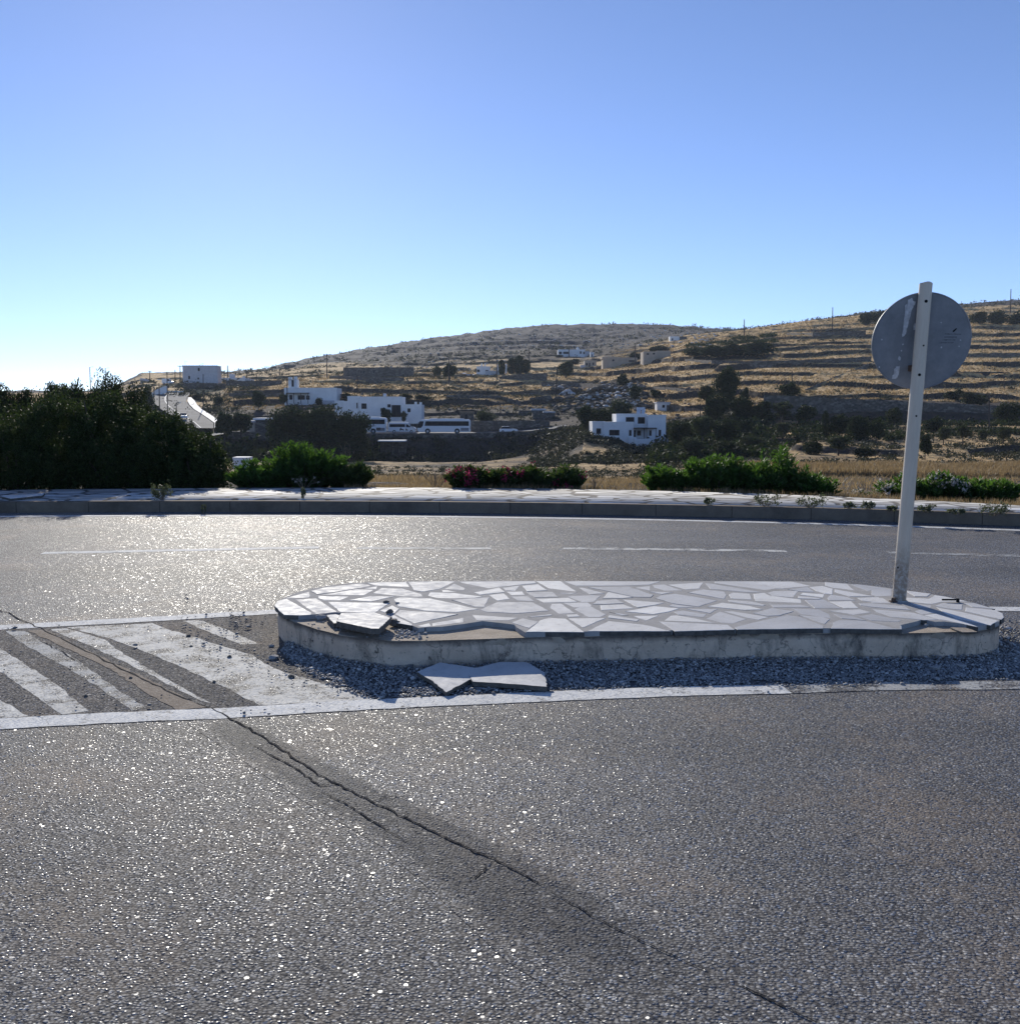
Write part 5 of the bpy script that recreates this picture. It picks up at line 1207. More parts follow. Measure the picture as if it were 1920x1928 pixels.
r = c5(95, 470, 510, 572); building('long low beige plastered building with one small window', Dauto(r), [(r, 8, 'beige', 'wall', 0, 3), (c5(85, 462, 300, 478), 8.4, 'beige', 'roof', -.1, .1)], [c5(208, 490, 232, 512), c5(408, 500, 475, 518)], cat='building', name='building')
r = c5(585, 395, 750, 550); D10 = Dauto(r)
h10 = building('square beige building with two small high windows on terraces', D10, [(r, 10, 'beige', 'wall', 0, 3), (c5(748, 385, 918, 540), 8, 'beige', 'side_wall', 1.5, 3)], [c5(622, 415, 650, 434), c5(695, 412, 722, 430)], cat='building', name='building')
r = c5(903, 212, 1018, 270); building('tiny white hut standing alone high near the ridge line', Dauto(r, 0), [(r, 5, 'white', 'wall', 0, 2), (c5(1018, 215, 1110, 262), 4, 'stonewall', 'side_wall', .5, 3)], [c5(925, 235, 940, 262)], cat='hut', name='hut')
r = c1(1388, 112, 1550, 222); D12 = Dauto(r); building('small white hut with one window above the two storey house', D12, [(r, 4, 'white', 'wall', 0, 1.5), (c1(1380, 108, 1558, 122), 4.4, 'whitegrey', 'roof', -.15, 0)], [c1(1450, 142, 1480, 176)], cat='hut', name='hut')
r = c4(238, 385, 398, 490); D13 = Dauto(r)
building('white house with twin chimney posts left of the cypresses', D13, [(r, 8, 'white', 'wall', 0, 3), (c4(292, 340, 306, 388), .8, 'white', 'chimney', 2, 0), (c4(332, 340, 346, 388), .8, 'white', 'chimney', 2, 0), (c4(345, 440, 520, 490), 6, 'whitegrey', 'side_wall', -.8, 3), (c4(486, 350, 500, 440), 2, 'white', 'pillar', 6, 5), (c4(580, 345, 602, 440), 2, 'white', 'pillar', 6, 5)], [c4(243, 420, 275, 450), c4(345, 425, 378, 448)])
def tent(r, label):
    D = Dauto(r); x0, x1, z0, z1 = bbox_w(r, D); zm = z0 + (z1 - z0) * .5; root = empty('tent', ((x0 + x1) / 2, D, z0)); tag(root, label, 'tent')
    mb = MB(); mb.box(x0 + .2, x1 - .2, D + .2, D + 6.8, z0 - 2, zm); add_part(root, mb, 'side_cloth', 'whitegrey')
    mb = MB(); b = [mb.bm.verts.new(v) for v in [(x0, D, zm), (x1, D, zm), (x1, D + 7, zm), (x0, D + 7, zm)]]; t = [mb.bm.verts.new(v) for v in [((x0 + x1) / 2 - .4, D + 3.3, z1), ((x0 + x1) / 2 + .4, D + 3.3, z1), ((x0 + x1) / 2 + .4, D + 3.7, z1), ((x0 + x1) / 2 - .4, D + 3.7, z1)]]
    mb.bm.faces.new(t); mb.bm.faces.new(b[::-1])
    for i in range(4): mb.bm.faces.new((b[i], b[(i + 1) % 4], t[(i + 1) % 4], t[i]))
    add_part(root, mb, 'roof', 'white'); return root
tent(c4(5, 455, 172, 515), 'left one of two pale pitched tent roofs on the slope'); tent(c4(180, 460, 320, 506), 'right one of two pale pitched tent roofs on the slope')
c6 = crop(400, 640, 4)
r = c6(985, 208, 1280, 290); building('long stone farmhouse with small openings under the far left hill', Dauto(r), [(r, 8, 'stonewall', 'wall', 0, 3), (c6(1280, 206, 1510, 275), 3, 'stonewall', 'side_wall', 1, 3)], [c6(1116, 230, 1124, 252), c6(1136, 230, 1144, 252), c6(1212, 232, 1220, 250)], name='farmhouse', cat='farmhouse')
r = c6(538, 188, 618, 212); building('small dark stone hut on the left hill shoulder', Dauto(r), [(r, 5, 'stonewall', 'wall', 0, 3)], [c6(570, 195, 580, 208)], cat='hut', name='hut')
r = c6(222, 615, 315, 680); building('small pale stone house among trees left of the dark grove', 236, [(r, 5, 'beige', 'wall', 0, 1.5), (c6(215, 608, 320, 620), 5.4, 'whitegrey', 'roof', -.2, 0), (c6(315, 605, 412, 680), 6, 'stonewall', 'side_wall', 1, 1.5), (c6(300, 588, 415, 603), 6, 'white', 'roof', .5, 0)], [c6(262, 622, 280, 640), c6(288, 622, 306, 640)])
r = c6(150, 884, 270, 935); building('low white flat building just above the bright green oleander', 150, [(r, 2.5, 'white', 'wall', 0, 3)], [c6(215, 905, 232, 925)], cat='building', name='building')
r = c6(40, 690, 180, 700); 
# shelter below the coach road
x0, x1, z0, z1 = bbox_w(c6(1253, 754, 1458, 768), 218); sh = empty('shelter', ((x0 + x1) / 2, 218, z0 - 2)); tag(sh, 'open shelter with thin white sheet roof below the coach road', 'shelter')
mb = MB(); mb.box(x0, x1, 216, 220, z0 + .12, z1); add_part(sh, mb, 'roof', 'white')
for k in range(5): xx = x0 + .2 + (x1 - x0 - .4) * k / 4; mb = MB(); mb.box(xx - .08, xx + .08, 216.2, 216.36, z0 - 3.4, z0 + .12); add_part(sh, mb, 'post', 'wood')
mb = MB(); mb.box(x0 + .1, x1 - .1, 219.6, 219.8, z0 - 3.4, z0 + .1); add_part(sh, mb, 'back_wall', 'stonewall')
c7 = crop(840, 580, 4)
r = c7(103, 790, 202, 842); building('dark stone hut right behind the rear of the long coach', D_of(875, 800), [(r, 4, 'stonewall', 'wall', 0, 2), (c7(98, 780, 206, 793), 4.4, 'concrete', 'roof', -.2, 0)], doors=[c7(140, 800, 160, 842)], cat='hut', name='hut')
r = c7(545, 770, 740, 800); building('low stone cistern with pale flat top, left of the pair', Dauto(r), [(r, 5, 'stonewall', 'wall', 0, 2), (c7(640, 757, 752, 770), 3, 'whitegrey', 'roof', .4, 0)], cat='cistern', name='cistern')
r = c7(650, 790, 820, 838); building('low stone cistern with pale flat top, right of the pair', Dauto(r), [(r, 5, 'stonewall', 'wall', 0, 2), (c7(730, 778, 822, 790), 4, 'whitegrey', 'roof', .2, 0)], cat='cistern', name='cistern')

# ------------------------------------------------------------------ field and retaining walls
def stone_wall(pts, label, D=None, thick=.7, mat='stonewall', ext=1.5, seed=0, name='stone_wall'):
    """pts: (px, ytop, ybase)"""
    W = []
    for px, yt, yb in pts:
        d = D or D_of(px, yb - .5); W.append((at_D(px, yt, d), at_D(px, yb, d)))
    rr = random.Random(seed); bm = bmesh.new(); prev = None
    pts3 = []
    for (a, b), (c, d) in zip(W, W[1:]):
        k = max(2, int((c - a).length / 1.2))
        for j in range(k): pts3.append((a.lerp(c, j / k), b.lerp(d, j / k)))
    pts3.append(W[-1]); o0 = Vector(pts3[0][1])
    for t, b in pts3:
        dz = rr.uniform(-.12, .12); dy = rr.uniform(-.1, .1)
        v = [bm.verts.new((b.x - o0.x, b.y + dy - o0.y, b.z - ext - o0.z)), bm.verts.new((t.x - o0.x, t.y + dy + .06 - o0.y, t.z + dz - o0.z)), bm.verts.new((t.x - o0.x, t.y + thick + dy - o0.y, t.z + dz * .6 - o0.z)), bm.verts.new((b.x - o0.x, b.y + thick + dy - o0.y, b.z - ext - o0.z))]
        if prev:
            for i in range(3): bm.faces.new((prev[i], v[i], v[i + 1], prev[i + 1]))
        else: bm.faces.new(v[::-1])
        prev = v
    bm.faces.new(prev); bmesh.ops.recalc_face_normals(bm, faces=bm.faces[:]); me = bpy.data.meshes.new(name); bm.to_mesh(me); bm.free(); me.materials.append(M[mat])
    o = bpy.data.objects.new(name, me); o.location = o0; return tag(link(o), label, 'stone wall')
stone_wall([(428, 812, 850), (520, 814, 852), (640, 816, 850), (760, 817, 838), (860, 817, 836), (940, 813.5, 832), (1010, 810, 826), (1065, 803, 815)], 'long grey retaining wall carrying the road with the coaches', 228.4, 1.0, ext=2)
stone_wall([(1440, 744, 770), (1500, 746, 775), (1559, 749, 780), (1640, 752, 784), (1700, 754.5, 785), (1771, 758.5, 784), (1856, 763, 783), (1960, 768, 786)], 'very long grey retaining wall under the golden terraces at right', 219.5, 1.2, ext=2)
def CR(f, pts): return [(f(a, 0)[0], f(0, b)[1], f(0, c)[1]) for a, b, c in pts]
stone_wall(CR(c7, [(400, 515, 535), (560, 498, 545), (700, 492, 550), (760, 488, 545)]), 'dark field wall left of the marble yard below the cypresses')
stone_wall(CR(c7, [(715, 555, 590), (850, 560, 590), (1000, 565, 600), (1170, 572, 610)]), 'dark field wall running behind the white marble rubble')
stone_wall(CR(c7, [(470, 632, 655), (620, 640, 665), (735, 632, 660)]), 'short field wall on the golden slope above the curved one')
stone_wall(CR(c7, [(628, 678, 700), (700, 668, 708), (785, 655, 705), (806, 690, 716)]), 'curved dark field wall left of the tall leaning utility pole')
stone_wall(CR(c7, [(185, 848, 925), (330, 850, 925), (520, 848, 918), (700, 845, 905), (780, 850, 890)]), 'dark stone wall behind the road, right of the long coach', 242)
stone_wall(CR(c7, [(0, 655, 680), (120, 650, 680), (240, 655, 680), (400, 660, 690), (560, 700, 740)]), 'dark wavy field wall on the slope above the long coach')
stone_wall([(425, 717, 727), (480, 717, 728), (530, 716, 724)], 'dark field wall under the long low white house')
stone_wall([(345, 722, 733), (380, 721, 733), (424, 722, 732)], 'dark field wall at the foot of the big grey block')
stone_wall([(430, 740, 748), (480, 741, 750), (528, 740, 748)], 'dark field wall left of house with slim roof tower')
stone_wall([(620, 708, 714), (680, 709, 717), (760, 711, 718)], 'dark field wall in front of the long stone farmhouse')
stone_wall([(1290, 733, 738), (1230, 727, 732)], 'short terrace wall above the small white window hut')
stone_wall([(1290, 676, 681), (1340, 678, 685), (1400, 680, 688), (1460, 679, 688), (1520, 677, 687), (1580, 674, 684), (1640, 671, 681)], 'longest dark terrace wall crossing the golden slope left of the sign')
stone_wall([(1482, 627, 631), (1530, 626, 634), (1580, 624, 633), (1630, 622, 631)], 'high dark terrace wall on the golden slope near the skyline')
stone_wall([(1240, 729, 733), (1280, 730, 737), (1315, 731, 738)], 'short dark terrace wall left of the big tall round tree')
stone_wall([(1820, 668, 673), (1870, 665, 673), (1930, 664, 672)], 'dark terrace wall right of the round sign at photo edge')
stone_wall([(1212, 756, 760), (1262, 763, 768), (1330, 772, 777)], 'dark sloping wall running right from the window hut')
stone_wall([(1516, 733, 736), (1570, 710, 713), (1610, 694, 697), (1648, 680, 683)], 'dark field wall climbing diagonally over golden terraces to the sign', thick=.25)

# ------------------------------------------------------------------ white road climbing the hill at left, coach road
M['farroad'] = simple('worn_pale_asphalt', (.17, .17, .175), .9, 0, .25, .25); M['farroad'].node_tree.nodes['Principled BSDF'].inputs['Specular IOR Level'].default_value = .08
def ribbon(name, L, mat, lift=.12, kind='structure', n=12):
    V = []; pts = []
    for (a, b) in zip(L, L[1:]):
        for k in range(n): t = k / n; pts.append(tuple(a[i] + (b[i] - a[i]) * t for i in range(5)))
    pts.append(L[-1])
    for (xl, yl, xr, yr, D) in pts:
        a = at_D(xl, yl, D); b = at_D(xr, yr, D * 1.002)
        for k in range(6):
            q = a.lerp(b, k / 5); V.append((q.x, q.y, q.z + lift - .12))
    Fc = [(6 * i + k, 6 * i + k + 1, 6 * i + k + 7, 6 * i + k + 6) for i in range(len(pts) - 1) for k in range(5)]
    return tag(np_mesh(name, V, Fc, M[mat], smooth=True), kind=kind)
def road_px(rows):
    return [(xl, y, xr, y, float(np.interp(-y, [-806, -796, -786, -778, -770, -762, -755, -748, -743, -739], [238, 249, 262, 274, 287, 300, 312, 325, 335, 345]))) for xl, xr, y in rows]
rows = [(372, 402, 806), (350, 402, 796), (331, 388, 786), (316, 376, 778), (303, 363, 770), (294, 355, 762), (289, 351, 755), (288, 352, 748), (292, 356, 743), (304, 357, 739.5)]
ribbon('hill_road', road_px(rows), 'farroad')
ribbon('road_marking', road_px([((a + b) / 2 - 9 - .8, (a + b) / 2 - 9 + .8, y) for a, b, y in rows]), 'white', .2)
ribbon('hill_pavement', road_px([(b + 2, b + 16 if y > 752 else b + 8, y) for a, b, y in rows[:8]]), 'white', .15)
def px_wall(pts, label, mat='white', thick=.4, Ds_=None, name='white_wall'):
    root = stone_wall([(x, t, b) for x, t, b in pts], label, Ds_, thick, mat, .8, name=name); root['category'] = 'wall'; return root
px_wall([(281, 744, 751), (290, 736, 750), (302, 730, 741), (315, 726, 733)], 'white curved wall at top left of the climbing road', Ds_=338)
px_wall([(292, 738.5, 741), (315, 736.5, 739), (347, 735.8, 738.5)], 'low white wall on the outside of the hill road bend', Ds_=352)
px_wall([(264, 712, 722), (276, 713, 728), (290, 717, 731)], 'grey white garden wall behind the dark trees, left skyline', 'whitegrey', Ds_=430)
V = []
for u in np.arange(395, 1070, 8.0):
    for D in (228.9, 240.4): q = (u - 960) / F * math.cos(PITCH) * D; V.append((q, D, max(ground_at(q / D, D), ground_at(q / D, 235)) + .06))
tag(np_mesh('coach_road', V, [(2 * i, 2 * i + 2, 2 * i + 3, 2 * i + 1) for i in range(len(V) // 2 - 1)], M['farroad']), kind='structure')

# ------------------------------------------------------------------ vehicles
def wheel(root, x, y, z, r, w_=.3):
    mb = MB(); mb.cyl((x, y, z), (x, y + w_, z), r, r, 20); wh = mb.build('wheel', M['tyre'], root)
    mb = MB(); mb.cyl((x, y - .03, z), (x, y + .05, z), r * .58, r * .5, 16); mb.build('rim', M['rim'], wh); return wh
def coach(px, D, length, H, label, flip=False, rear_cut=None, stripe=True, seed=0):
    """side on; local x from front (0) to rear (length); front faces left unless flip"""
    p = at_D(px, 815, D); g = ground_at(p.x / D, D) + .07; root = empty('coach', (p.x, D, g)); tag(root, label, 'coach'); s = -1 if flip else 1; W = 2.5
    prof_ = [(.45, .32), (.10, .55), (.0, 1.2), (.12, 2.0), (.55, H - .35), (.95, H - .08), (1.6, H), (length - .5, H), (length - .1, H - .2), (length, H - .7), (length, .5), (length - .15, .32)]
    def P(pts): return [(s * a, b) for a, b in pts]
    mb = MB(); mb.extrude_y(P(prof_), 0, W); body = mb.build('body', M['busw'], root); bv = body.modifiers.new('b', 'BEVEL'); bv.width = .07; bv.segments = 2; bv.limit_method = 'ANGLE'; bv.angle_limit = R(40)
    zt, zb = H - .42, H - 1.45
    mb = MB(); mb.extrude_y(P([(1.65, zb), (1.9, zt), (length - .35, zt), (length - .35, zb)]), -.025, .05); sw = mb.build('side_window', M['window'], root)
    mb = MB()
    for k in range(1, 7): x = 1.9 + (length - 2.3) * k / 7; mb.extrude_y(P([(x - .025, zb), (x - .025, zt), (x + .025, zt), (x + .025, zb)]), -.033, -.02)
    mb.build('window_divider', M['frame'], sw)
    mb = MB(); mb.extrude_y(P([(.02, 1.25), (.14, 2.0), (.58, H - .42), (1.5, H - .42), (1.28, 1.75), (.85, 1.25)]), -.03, .06); mb.extrude_y(P([(-.03, 1.2), (.09, 2.0), (.5, H - .45), (.62, H - .45), (.2, 2.0), (.05, 1.2)]), .15, W - .15); mb.build('windscreen', M['window'], root)
    mb = MB(); mb.box(*(sorted((s * .02, s * -.12))), -.28, -.12, 1.55, 2.25); mb.cyl((s * .05, -.2, 2.2), (s * .4, 0, 2.5), .03, .03, 6); mb.build('mirror', M['frame'], root)
    for x in (2.35, length - 3.0): 
        mb = MB(); mb.cyl((s * x, -.01, .52), (s * x, .3, .52), .60, .60, 20); mb.build('wheel_arch', M['black'], root); wheel(root, s * x, -.04, .48, .47)
    mb = MB(); mb.box(*sorted((s * (length - 2.2), s * (length - .35))), -.012, .05, .55, 1.25); mb.build('engine_grille', M['steel'], root)
    mb = MB(); mb.box(*sorted((s * 2.8, s * (length - 1.5))), .4, W - .4, H, H + .16, .04); mb.build('roof_unit', M['busw'], root)
    mb = MB(); mb.box(*sorted((s * .0, s * .12)), -.0, .35, .75, .95); mb.build('headlight', M['panel'], root)
    mb = MB(); mb.box(*sorted((s * (length - .06), s * (length + .02))), .0, .22, 1.0, 1.6); mb.build('tail_light', M['rust'], root)
    if stripe:
        a = length - 3.6; mb = MB(); mb.extrude_y(P([(a - 1.6, 1.50), (a - .7, 1.38), (a + .6, 1.58), (a + 1.4, 1.75), (a + .3, 1.72), (a - .7, 1.56)]), -.012, .02); mb.build('side_graphic', M['frame'], root)
        mb = MB(); mb.box(*sorted((s * (length - 2.3), s * (length - 1.35))), -.014, .03, .70, 1.30); mb.build('luggage_flap', M['frame'], root)
    return root
coach(785.5, 231, 12.0, 3.15, 'long white coach with dark windows parked on the road, facing left', stripe=False)
coach(727.5 - 12.0 / 231 * F, 231.5, 12.0, 3.55, 'taller white coach half hidden behind the dark grove', stripe=True)
def minibus(px, D, label):
    p = at_D(px, 814, D); g = ground_at(p.x / D, D) + .07; root = empty('minibus', (p.x, D, g)); tag(root, label, 'minibus'); L_ = 6.4
    mb = MB(); mb.extrude_y([(0, .35), (0, 1.0), (.12, 2.25), (.35, 2.48), (4.0, 2.5), (4.55, 2.35), (5.25, 1.55), (6.1, 1.25), (6.35, 1.0), (6.4, .5), (6.2, .3)], 0, 2.0); b = mb.build('body', M['busw'], root); bv = b.modifiers.new('b', 'BEVEL'); bv.width = .08; bv.segments = 2; bv.limit_method = 'ANGLE'; bv.angle_limit = R(35)
    mb = MB(); mb.extrude_y([(.40, 1.38), (.42, 2.05), (3.95, 2.05), (3.95, 1.38)], -.02, .05); mb.build('side_window', M['window'], root)
    mb = MB(); mb.extrude_y([(4.15, 1.35), (4.15, 2.02), (4.5, 2.02), (5.0, 1.5), (5.0, 1.32)], -.02, .05); mb.build('door_window', M['window'], root)
    mb = MB(); mb.extrude_y([(4.62, 2.28), (5.27, 1.56), (5.32, 1.60), (4.70, 2.32)], .12, 1.88); mb.build('windscreen', M['window'], root)
    mb = MB(); mb.extrude_y([(2.7, .55), (2.75, 1.0), (3.0, 1.3), (3.15, 1.0), (3.6, .9), (3.7, .55), (3.2, .7)], -.012, .02); mb.extrude_y([(4.0, .6), (4.2, 1.2), (4.35, .9), (4.7, .6)], -.012, .02); mb.build('side_graphic', M['frame'], root)
    mb = MB(); mb.box(6.28, 6.42, .0, .3, .72, .95); mb.build('headlight', M['panel'], root)
    mb = MB(); mb.box(-.03, .05, 0, .18, .9, 1.5); mb.build('tail_light', M['rust'], root)
    mb = MB(); mb.box(5.0, 5.15, -.22, 0, 1.4, 1.65); mb.build('mirror', M['frame'], root)
    for x in (1.45, 5.35): wheel(root, x, -.03, .36, .36, .25)
    return root
minibus(730, 232.5, 'white minibus with dark side graphic parked between the two coaches')
def car(p, yaw, label, mat='busw'):
    root = empty('parked_car', p, yaw); tag(root, label, 'car')
    mb = MB(); mb.extrude_y([(0, .3), (0, .75), (.15, .95), (1.0, 1.0), (3.1, .98), (4.0, .85), (4.2, .6), (4.2, .3)], -.85, .85); b = mb.build('body', M[mat], root); bv = b.modifiers.new('b', 'BEVEL'); bv.width = .08; bv.segments = 2
    mb = MB(); mb.extrude_y([(.25, .97), (.65, 1.42), (2.2, 1.45), (3.0, .99)], -.74, .74); mb.build('cabin', M['window'], root)
    mb = MB(); mb.extrude_y([(.62, 1.42), (.75, 1.47), (2.1, 1.49), (2.25, 1.44)], -.70, .70); mb.build('roof', M[mat], root)
    for x in (.8, 3.3):
        for y in (-.88, .66): wheel(root, x, y, .31, .31, .2)
    for y in (-.75, .5):
        mb = MB(); mb.box(4.12, 4.22, y, y + .25, .6, .75); mb.build('headlight', M['panel'], root)
    return root
p = at_D(940, 813, 233); car((p.x, 233, ground_at(p.x / 233, 233) + .08), 0, 'small white car parked on the road well right of the coaches')
p = at_D(345, 788.5, 259); car((p.x, p.y, p.z + .02), R(-70), 'white car driving down the climbing road at left')
p, D = spot(312, 721, 400); 
vn = empty('parked_van', (p.x - 1.5, p.y, p.z + .1)); tag(vn, 'bright white van at the top of the climbing road', 'van')
mb = MB(); mb.extrude_y([(0, .4), (0, 2.0), (.2, 2.2), (2.6, 2.2), (3.3, 1.3), (4.0, 1.1), (4.1, .4)], 0, 1.8); mb.build('body', M['busw'], vn)
mb = MB(); mb.extrude_y([(2.3, 1.3), (2.3, 1.9), (2.7, 1.9), (3.1, 1.3)], -.02, .04); mb.build('window', M['window'], vn)
for x in (.8, 3.2): wheel(vn, x, -.03, .35, .35, .25)

# ------------------------------------------------------------------ utility poles
def pole(x, yt, yb, label, D=None, bar=0, lean=0, r=.14, lamp=0, name='utility_pole', cat='utility pole'):
    D = D or D_of(x, yb); p = at_D(x, yb, D); t_ = at_D(x + lean, yt, D); g = min(p.z, ground_at(p.x / D, D)); root = empty(name, (p.x, D, g)); tag(root, label, cat)
    q = t_ - Vector(root.location); r = max(r, D * .00052)
    mb = MB(); mb.cyl((0, 0, -.5), q, r, r * .7, 8); mb.build('post', M['wood'], root)
    if bar:
        mb = MB(); mb.box(q.x - bar, q.x + bar, -.06, .06, q.z - .42, q.z - .24); mb.build('crossarm', M['wood'], root)
        for k in (-1, 0, 1): mb = MB(); mb.cyl((q.x + k * bar * .9, 0, q.z - .24), (q.x + k * bar * .9, 0, q.z + .12), .08, .05, 6); mb.build('insulator', M['steel'], root)
    if lamp:
        mb = MB(); mb.cyl((q.x, 0, q.z - .15), (q.x + lamp, 0, q.z + .1), .05, .04, 6); mb.build('arm', M['steel'], root)
        mb = MB(); mb.box(*sorted((q.x + lamp, q.x + lamp * 1.5)), -.15, .15, q.z, q.z + .18, .04); mb.build('lamp_head', M['busw'], root)
    return root
pole(615.5, 666, 712, 'tall utility pole with crossarm on the hill above the roof tower house', bar=1.6)
pole(672.5, 705, 737, 'plain utility pole above the long white flat roofed house')
pole(845, 674, 723, 'utility pole beside the two trees in the middle of the slope')
pole(935, 668, 713, 'utility pole left of the cypresses below the far hill')
pole(996, 655, 690, 'utility pole just right of the cypresses')
pole(1071, 652, 676, 'thin pole in front of the house with satellite dish', D=D6 - 3)
pole(1044.5, 690, 767, 'tall dark leaning utility pole in the middle of the slope', lean=4.5, r=.17)
pole(1196, 649, 688, 'utility pole at right end of the long beige building')
pole(942, 755, 781, 'short pole right of the round olive green bush')
pole(1401, 601, 623, 'thin bare pole on the skyline, leftmost of three', D=470)
pole(1567.5, 578, 602, 'thin bare pole on the skyline, middle one of three', D=470)
pole(1903, 544, 566, 'thin bare pole on the skyline, at the right photo edge', D=560)
pole(1491, 698, 743, 'thin pole by the lone round shrub under the golden terraces')
pole(1328, 696, 717, 'thin short pole left of the big round tree')
pole(1679, 713, 736, 'thin pole on the terraces just under the round sign')
pole(1318, 760, 790, 'dark pole between two storey house and the dark trees')
pole(1862, 742, 806, 'tall dark utility pole right of the sign pole near olive trees', r=.17)
pole(1890, 712, 732, 'short thin pole on the terraces far right')
pole(299.5, 721, 772, 'dark pole on the left side of the climbing road, second one', 240)
pole(314.5, 700, 774, 'tallest dark pole in front of the white climbing road', 240)
pole(382.5, 704, 779, 'tall dark utility pole right of the climbing road, below grey block')
pole(332, 758, 786, 'small street lamp beside the white car on climbing road', lamp=.9, name='street_lamp', cat='street lamp', r=.08)
pole(290, 715, 752, 'street lamp at the left end of the climbing road', 330, lamp=1.2, name='street_lamp', cat='street lamp', r=.09)
pole(339, 688, 716, 'utility pole with crossarm touching left side of the big grey block', 405, bar=.9)
pole(282, 698, 713, 'short thick pole at left skyline above the garden wall', 430, bar=.7)
pole(329.5, 696, 716, 'thin pole on left skyline beside the crossarm pole', 430)
pole(422, 697, 723, 'pole with small lamp right of the big grey block', lamp=1.3, name='street_lamp', cat='street lamp')
pole(428.5, 688, 707, 'slim mast on the skyline right of the big grey block', 470)
pole(465, 698, 719, 'thin pole behind the low white house, left of two')
pole(482.5, 702, 734, 'thin pole right of the low white house, right of two')
pole(540.5, 713, 758, 'dark pole against left end of the roof tower house', 296)
pole(526, 694, 712, 'thin pole on left hill slope above the roof tower house')
pole(169, 691, 706, 'faint skyline mast above the left trees, leftmost', 430, lamp=1)
pole(198, 693, 706, 'faint skyline mast above the left trees, right one', 430, lamp=1)

# ------------------------------------------------------------------ marble yard
rg = np.random.default_rng(31)
def yard(name, n, x0, x1, y0, y1, r0, r1, seed, mat='rockw', flat=.5):
    rg = np.random.default_rng(seed); P = []; Rr = []
    for _ in range(n):
        px = rg.uniform(x0, x1); py = rg.uniform(y0, y1) ; q, D = spot(px, py); P.append(tuple(q)); Rr.append(rg.uniform(r0, r1))
    P = np.array(P); Rr = np.array(Rr); P[:, 2] += Rr * .3; return stones_stuff(name, P, Rr, M[mat], seed=seed, flat=flat)
yard('marble_rubble', 150, 1085, 1200, 722, 768, .4, 1.1, 41, flat=.45)
yard('dark_rubble', 330, 1040, 1215, 722, 775, .5, 1.4, 42, 'stonewall')
yard('pale_rocks', 260, 860, 1350, 622, 655, .4, 1.2, 43, 'rockw', .35)
yard('pale_rocks', 160, 700, 1000, 640, 700, .4, 1.0, 44, 'rockw', .35)
yard('field_stones', 500, 560, 1300, 690, 800, .2, .6, 45, 'stonewall', .6)
for i, (x, y, w_, lb) in enumerate([(1068, 744, 5.2, 'big pile of white marble chunks right of the leaning pole'), (1054, 731, 2.6, 'small pile of white marble just behind the leaning pole'), (1033, 727, 2.2, 'small white marble pile left of the leaning pole')]):
    q, D = spot(x, y); rg = np.random.default_rng(60 + i); n = 46; a = rg.random(n) * 6.28; rr_ = rg.random(n) ** .6; P = np.stack([np.cos(a) * rr_ * w_ * .5, np.sin(a) * rr_ * w_ * .3, (1 - rr_) * w_ * .32 + .1], 1)
    o = stones_stuff('marble_pile', P, rg.uniform(.12, .22, n) * w_ * .55, M['rockw'], seed=70 + i, flat=.9); del o['kind']; o.location = q; tag(o, lb, 'stone pile')

# ------------------------------------------------------------------ trees and bushes
tree('round', 496, 600, 757, 868, 'big dark tree, leftmost of the grove before the coaches', 208, fine=4)
tree('round', 560, 668, 756, 868, 'big dark tree in the middle of the grove before the coaches', 206, fine=4)
tree('round', 622, 708, 768, 870, 'big dark tree at the right end of the grove, covering a coach', 207, fine=4)
tree('bush', 498, 620, 800, 872, 'dark undergrowth bush under left part of the grove', 204, fine=2)
tree('bush', 600, 712, 806, 872, 'dark undergrowth bush under right part of the grove', 204, fine=2)
tree('pine', 402, 442, 771, 812, 'flat topped dark pine below the climbing road, left one', 222)
tree('pine', 428, 478, 773, 812, 'flat topped dark pine beside the small pale stone house', 226)
tree('round', 470, 502, 733, 762, 'small dark tree left of roof tower house', 290)
tree('bush', 400, 422, 744, 761, 'dark round bush right of the climbing road bend')
tree('bush', 355, 385, 738, 752, 'dark bush beside the tall utility pole and road bend', 330)
tree('olive', 522, 545, 738, 762, 'olive green tree at the left wall of roof tower house', 292)
tree('bush', 590, 610, 746, 758, 'dark bush against the front of roof tower house', 296)
tree('bush', 636, 668, 737, 752, 'dark bush between the two long white houses')
tree('round', 710, 742, 765, 792, 'small tree in front of the long white house behind minibus', 252)
tree('olive', 752, 768, 771, 793, 'small olive tree at the corner of the long white house', 252)
tree('bush', 745, 780, 739, 755, 'dark bush behind the long white house, left one')
tree('bush', 775, 815, 742, 757, 'dark bush behind the long white house, right one')
tree('round', 812, 834, 687, 712, 'dark tree left of the mid slope pole')
tree('round', 828, 866, 682, 716, 'larger dark tree right of the mid slope pole')
tree('cypress', 938, 951, 679, 705, 'dark cypress closest to the twin chimney house', fine=1)
tree('cypress', 954, 972, 676, 703, 'dark cypress, second from left in the row')
tree('cypress', 968, 986, 671, 704, 'tallest dark cypress in the row below the far hill')
tree('cypress', 980, 999, 678, 702, 'dark cypress at the right end of the row')
tree('bush', 1040, 1062, 667, 680, 'dark bush in front of the house with satellite dish', D6 - 5)
tree('round', 1046, 1084, 679, 712, 'dark round tree above the marble yard')
tree('bush', 1062, 1095, 674, 688, 'dark bush below the house with satellite dish')
tree('round', 1158, 1186, 701, 731, 'dark upright tree right of the marble yard, upper one')
tree('round', 1180, 1211, 722, 756, 'dark round tree right of the marble yard, lower one')
tree('bush', 1219, 1246, 731, 748, 'dark bush on terraces above the small window hut')
tree('bush', 892, 936, 764, 796, 'round olive green bush above right end of the long coach', 246, mat='leaf_olive', fine=2)
tree('round', 1083, 1125, 756, 802, 'dark tree left above the two storey house', 205, fine=2)
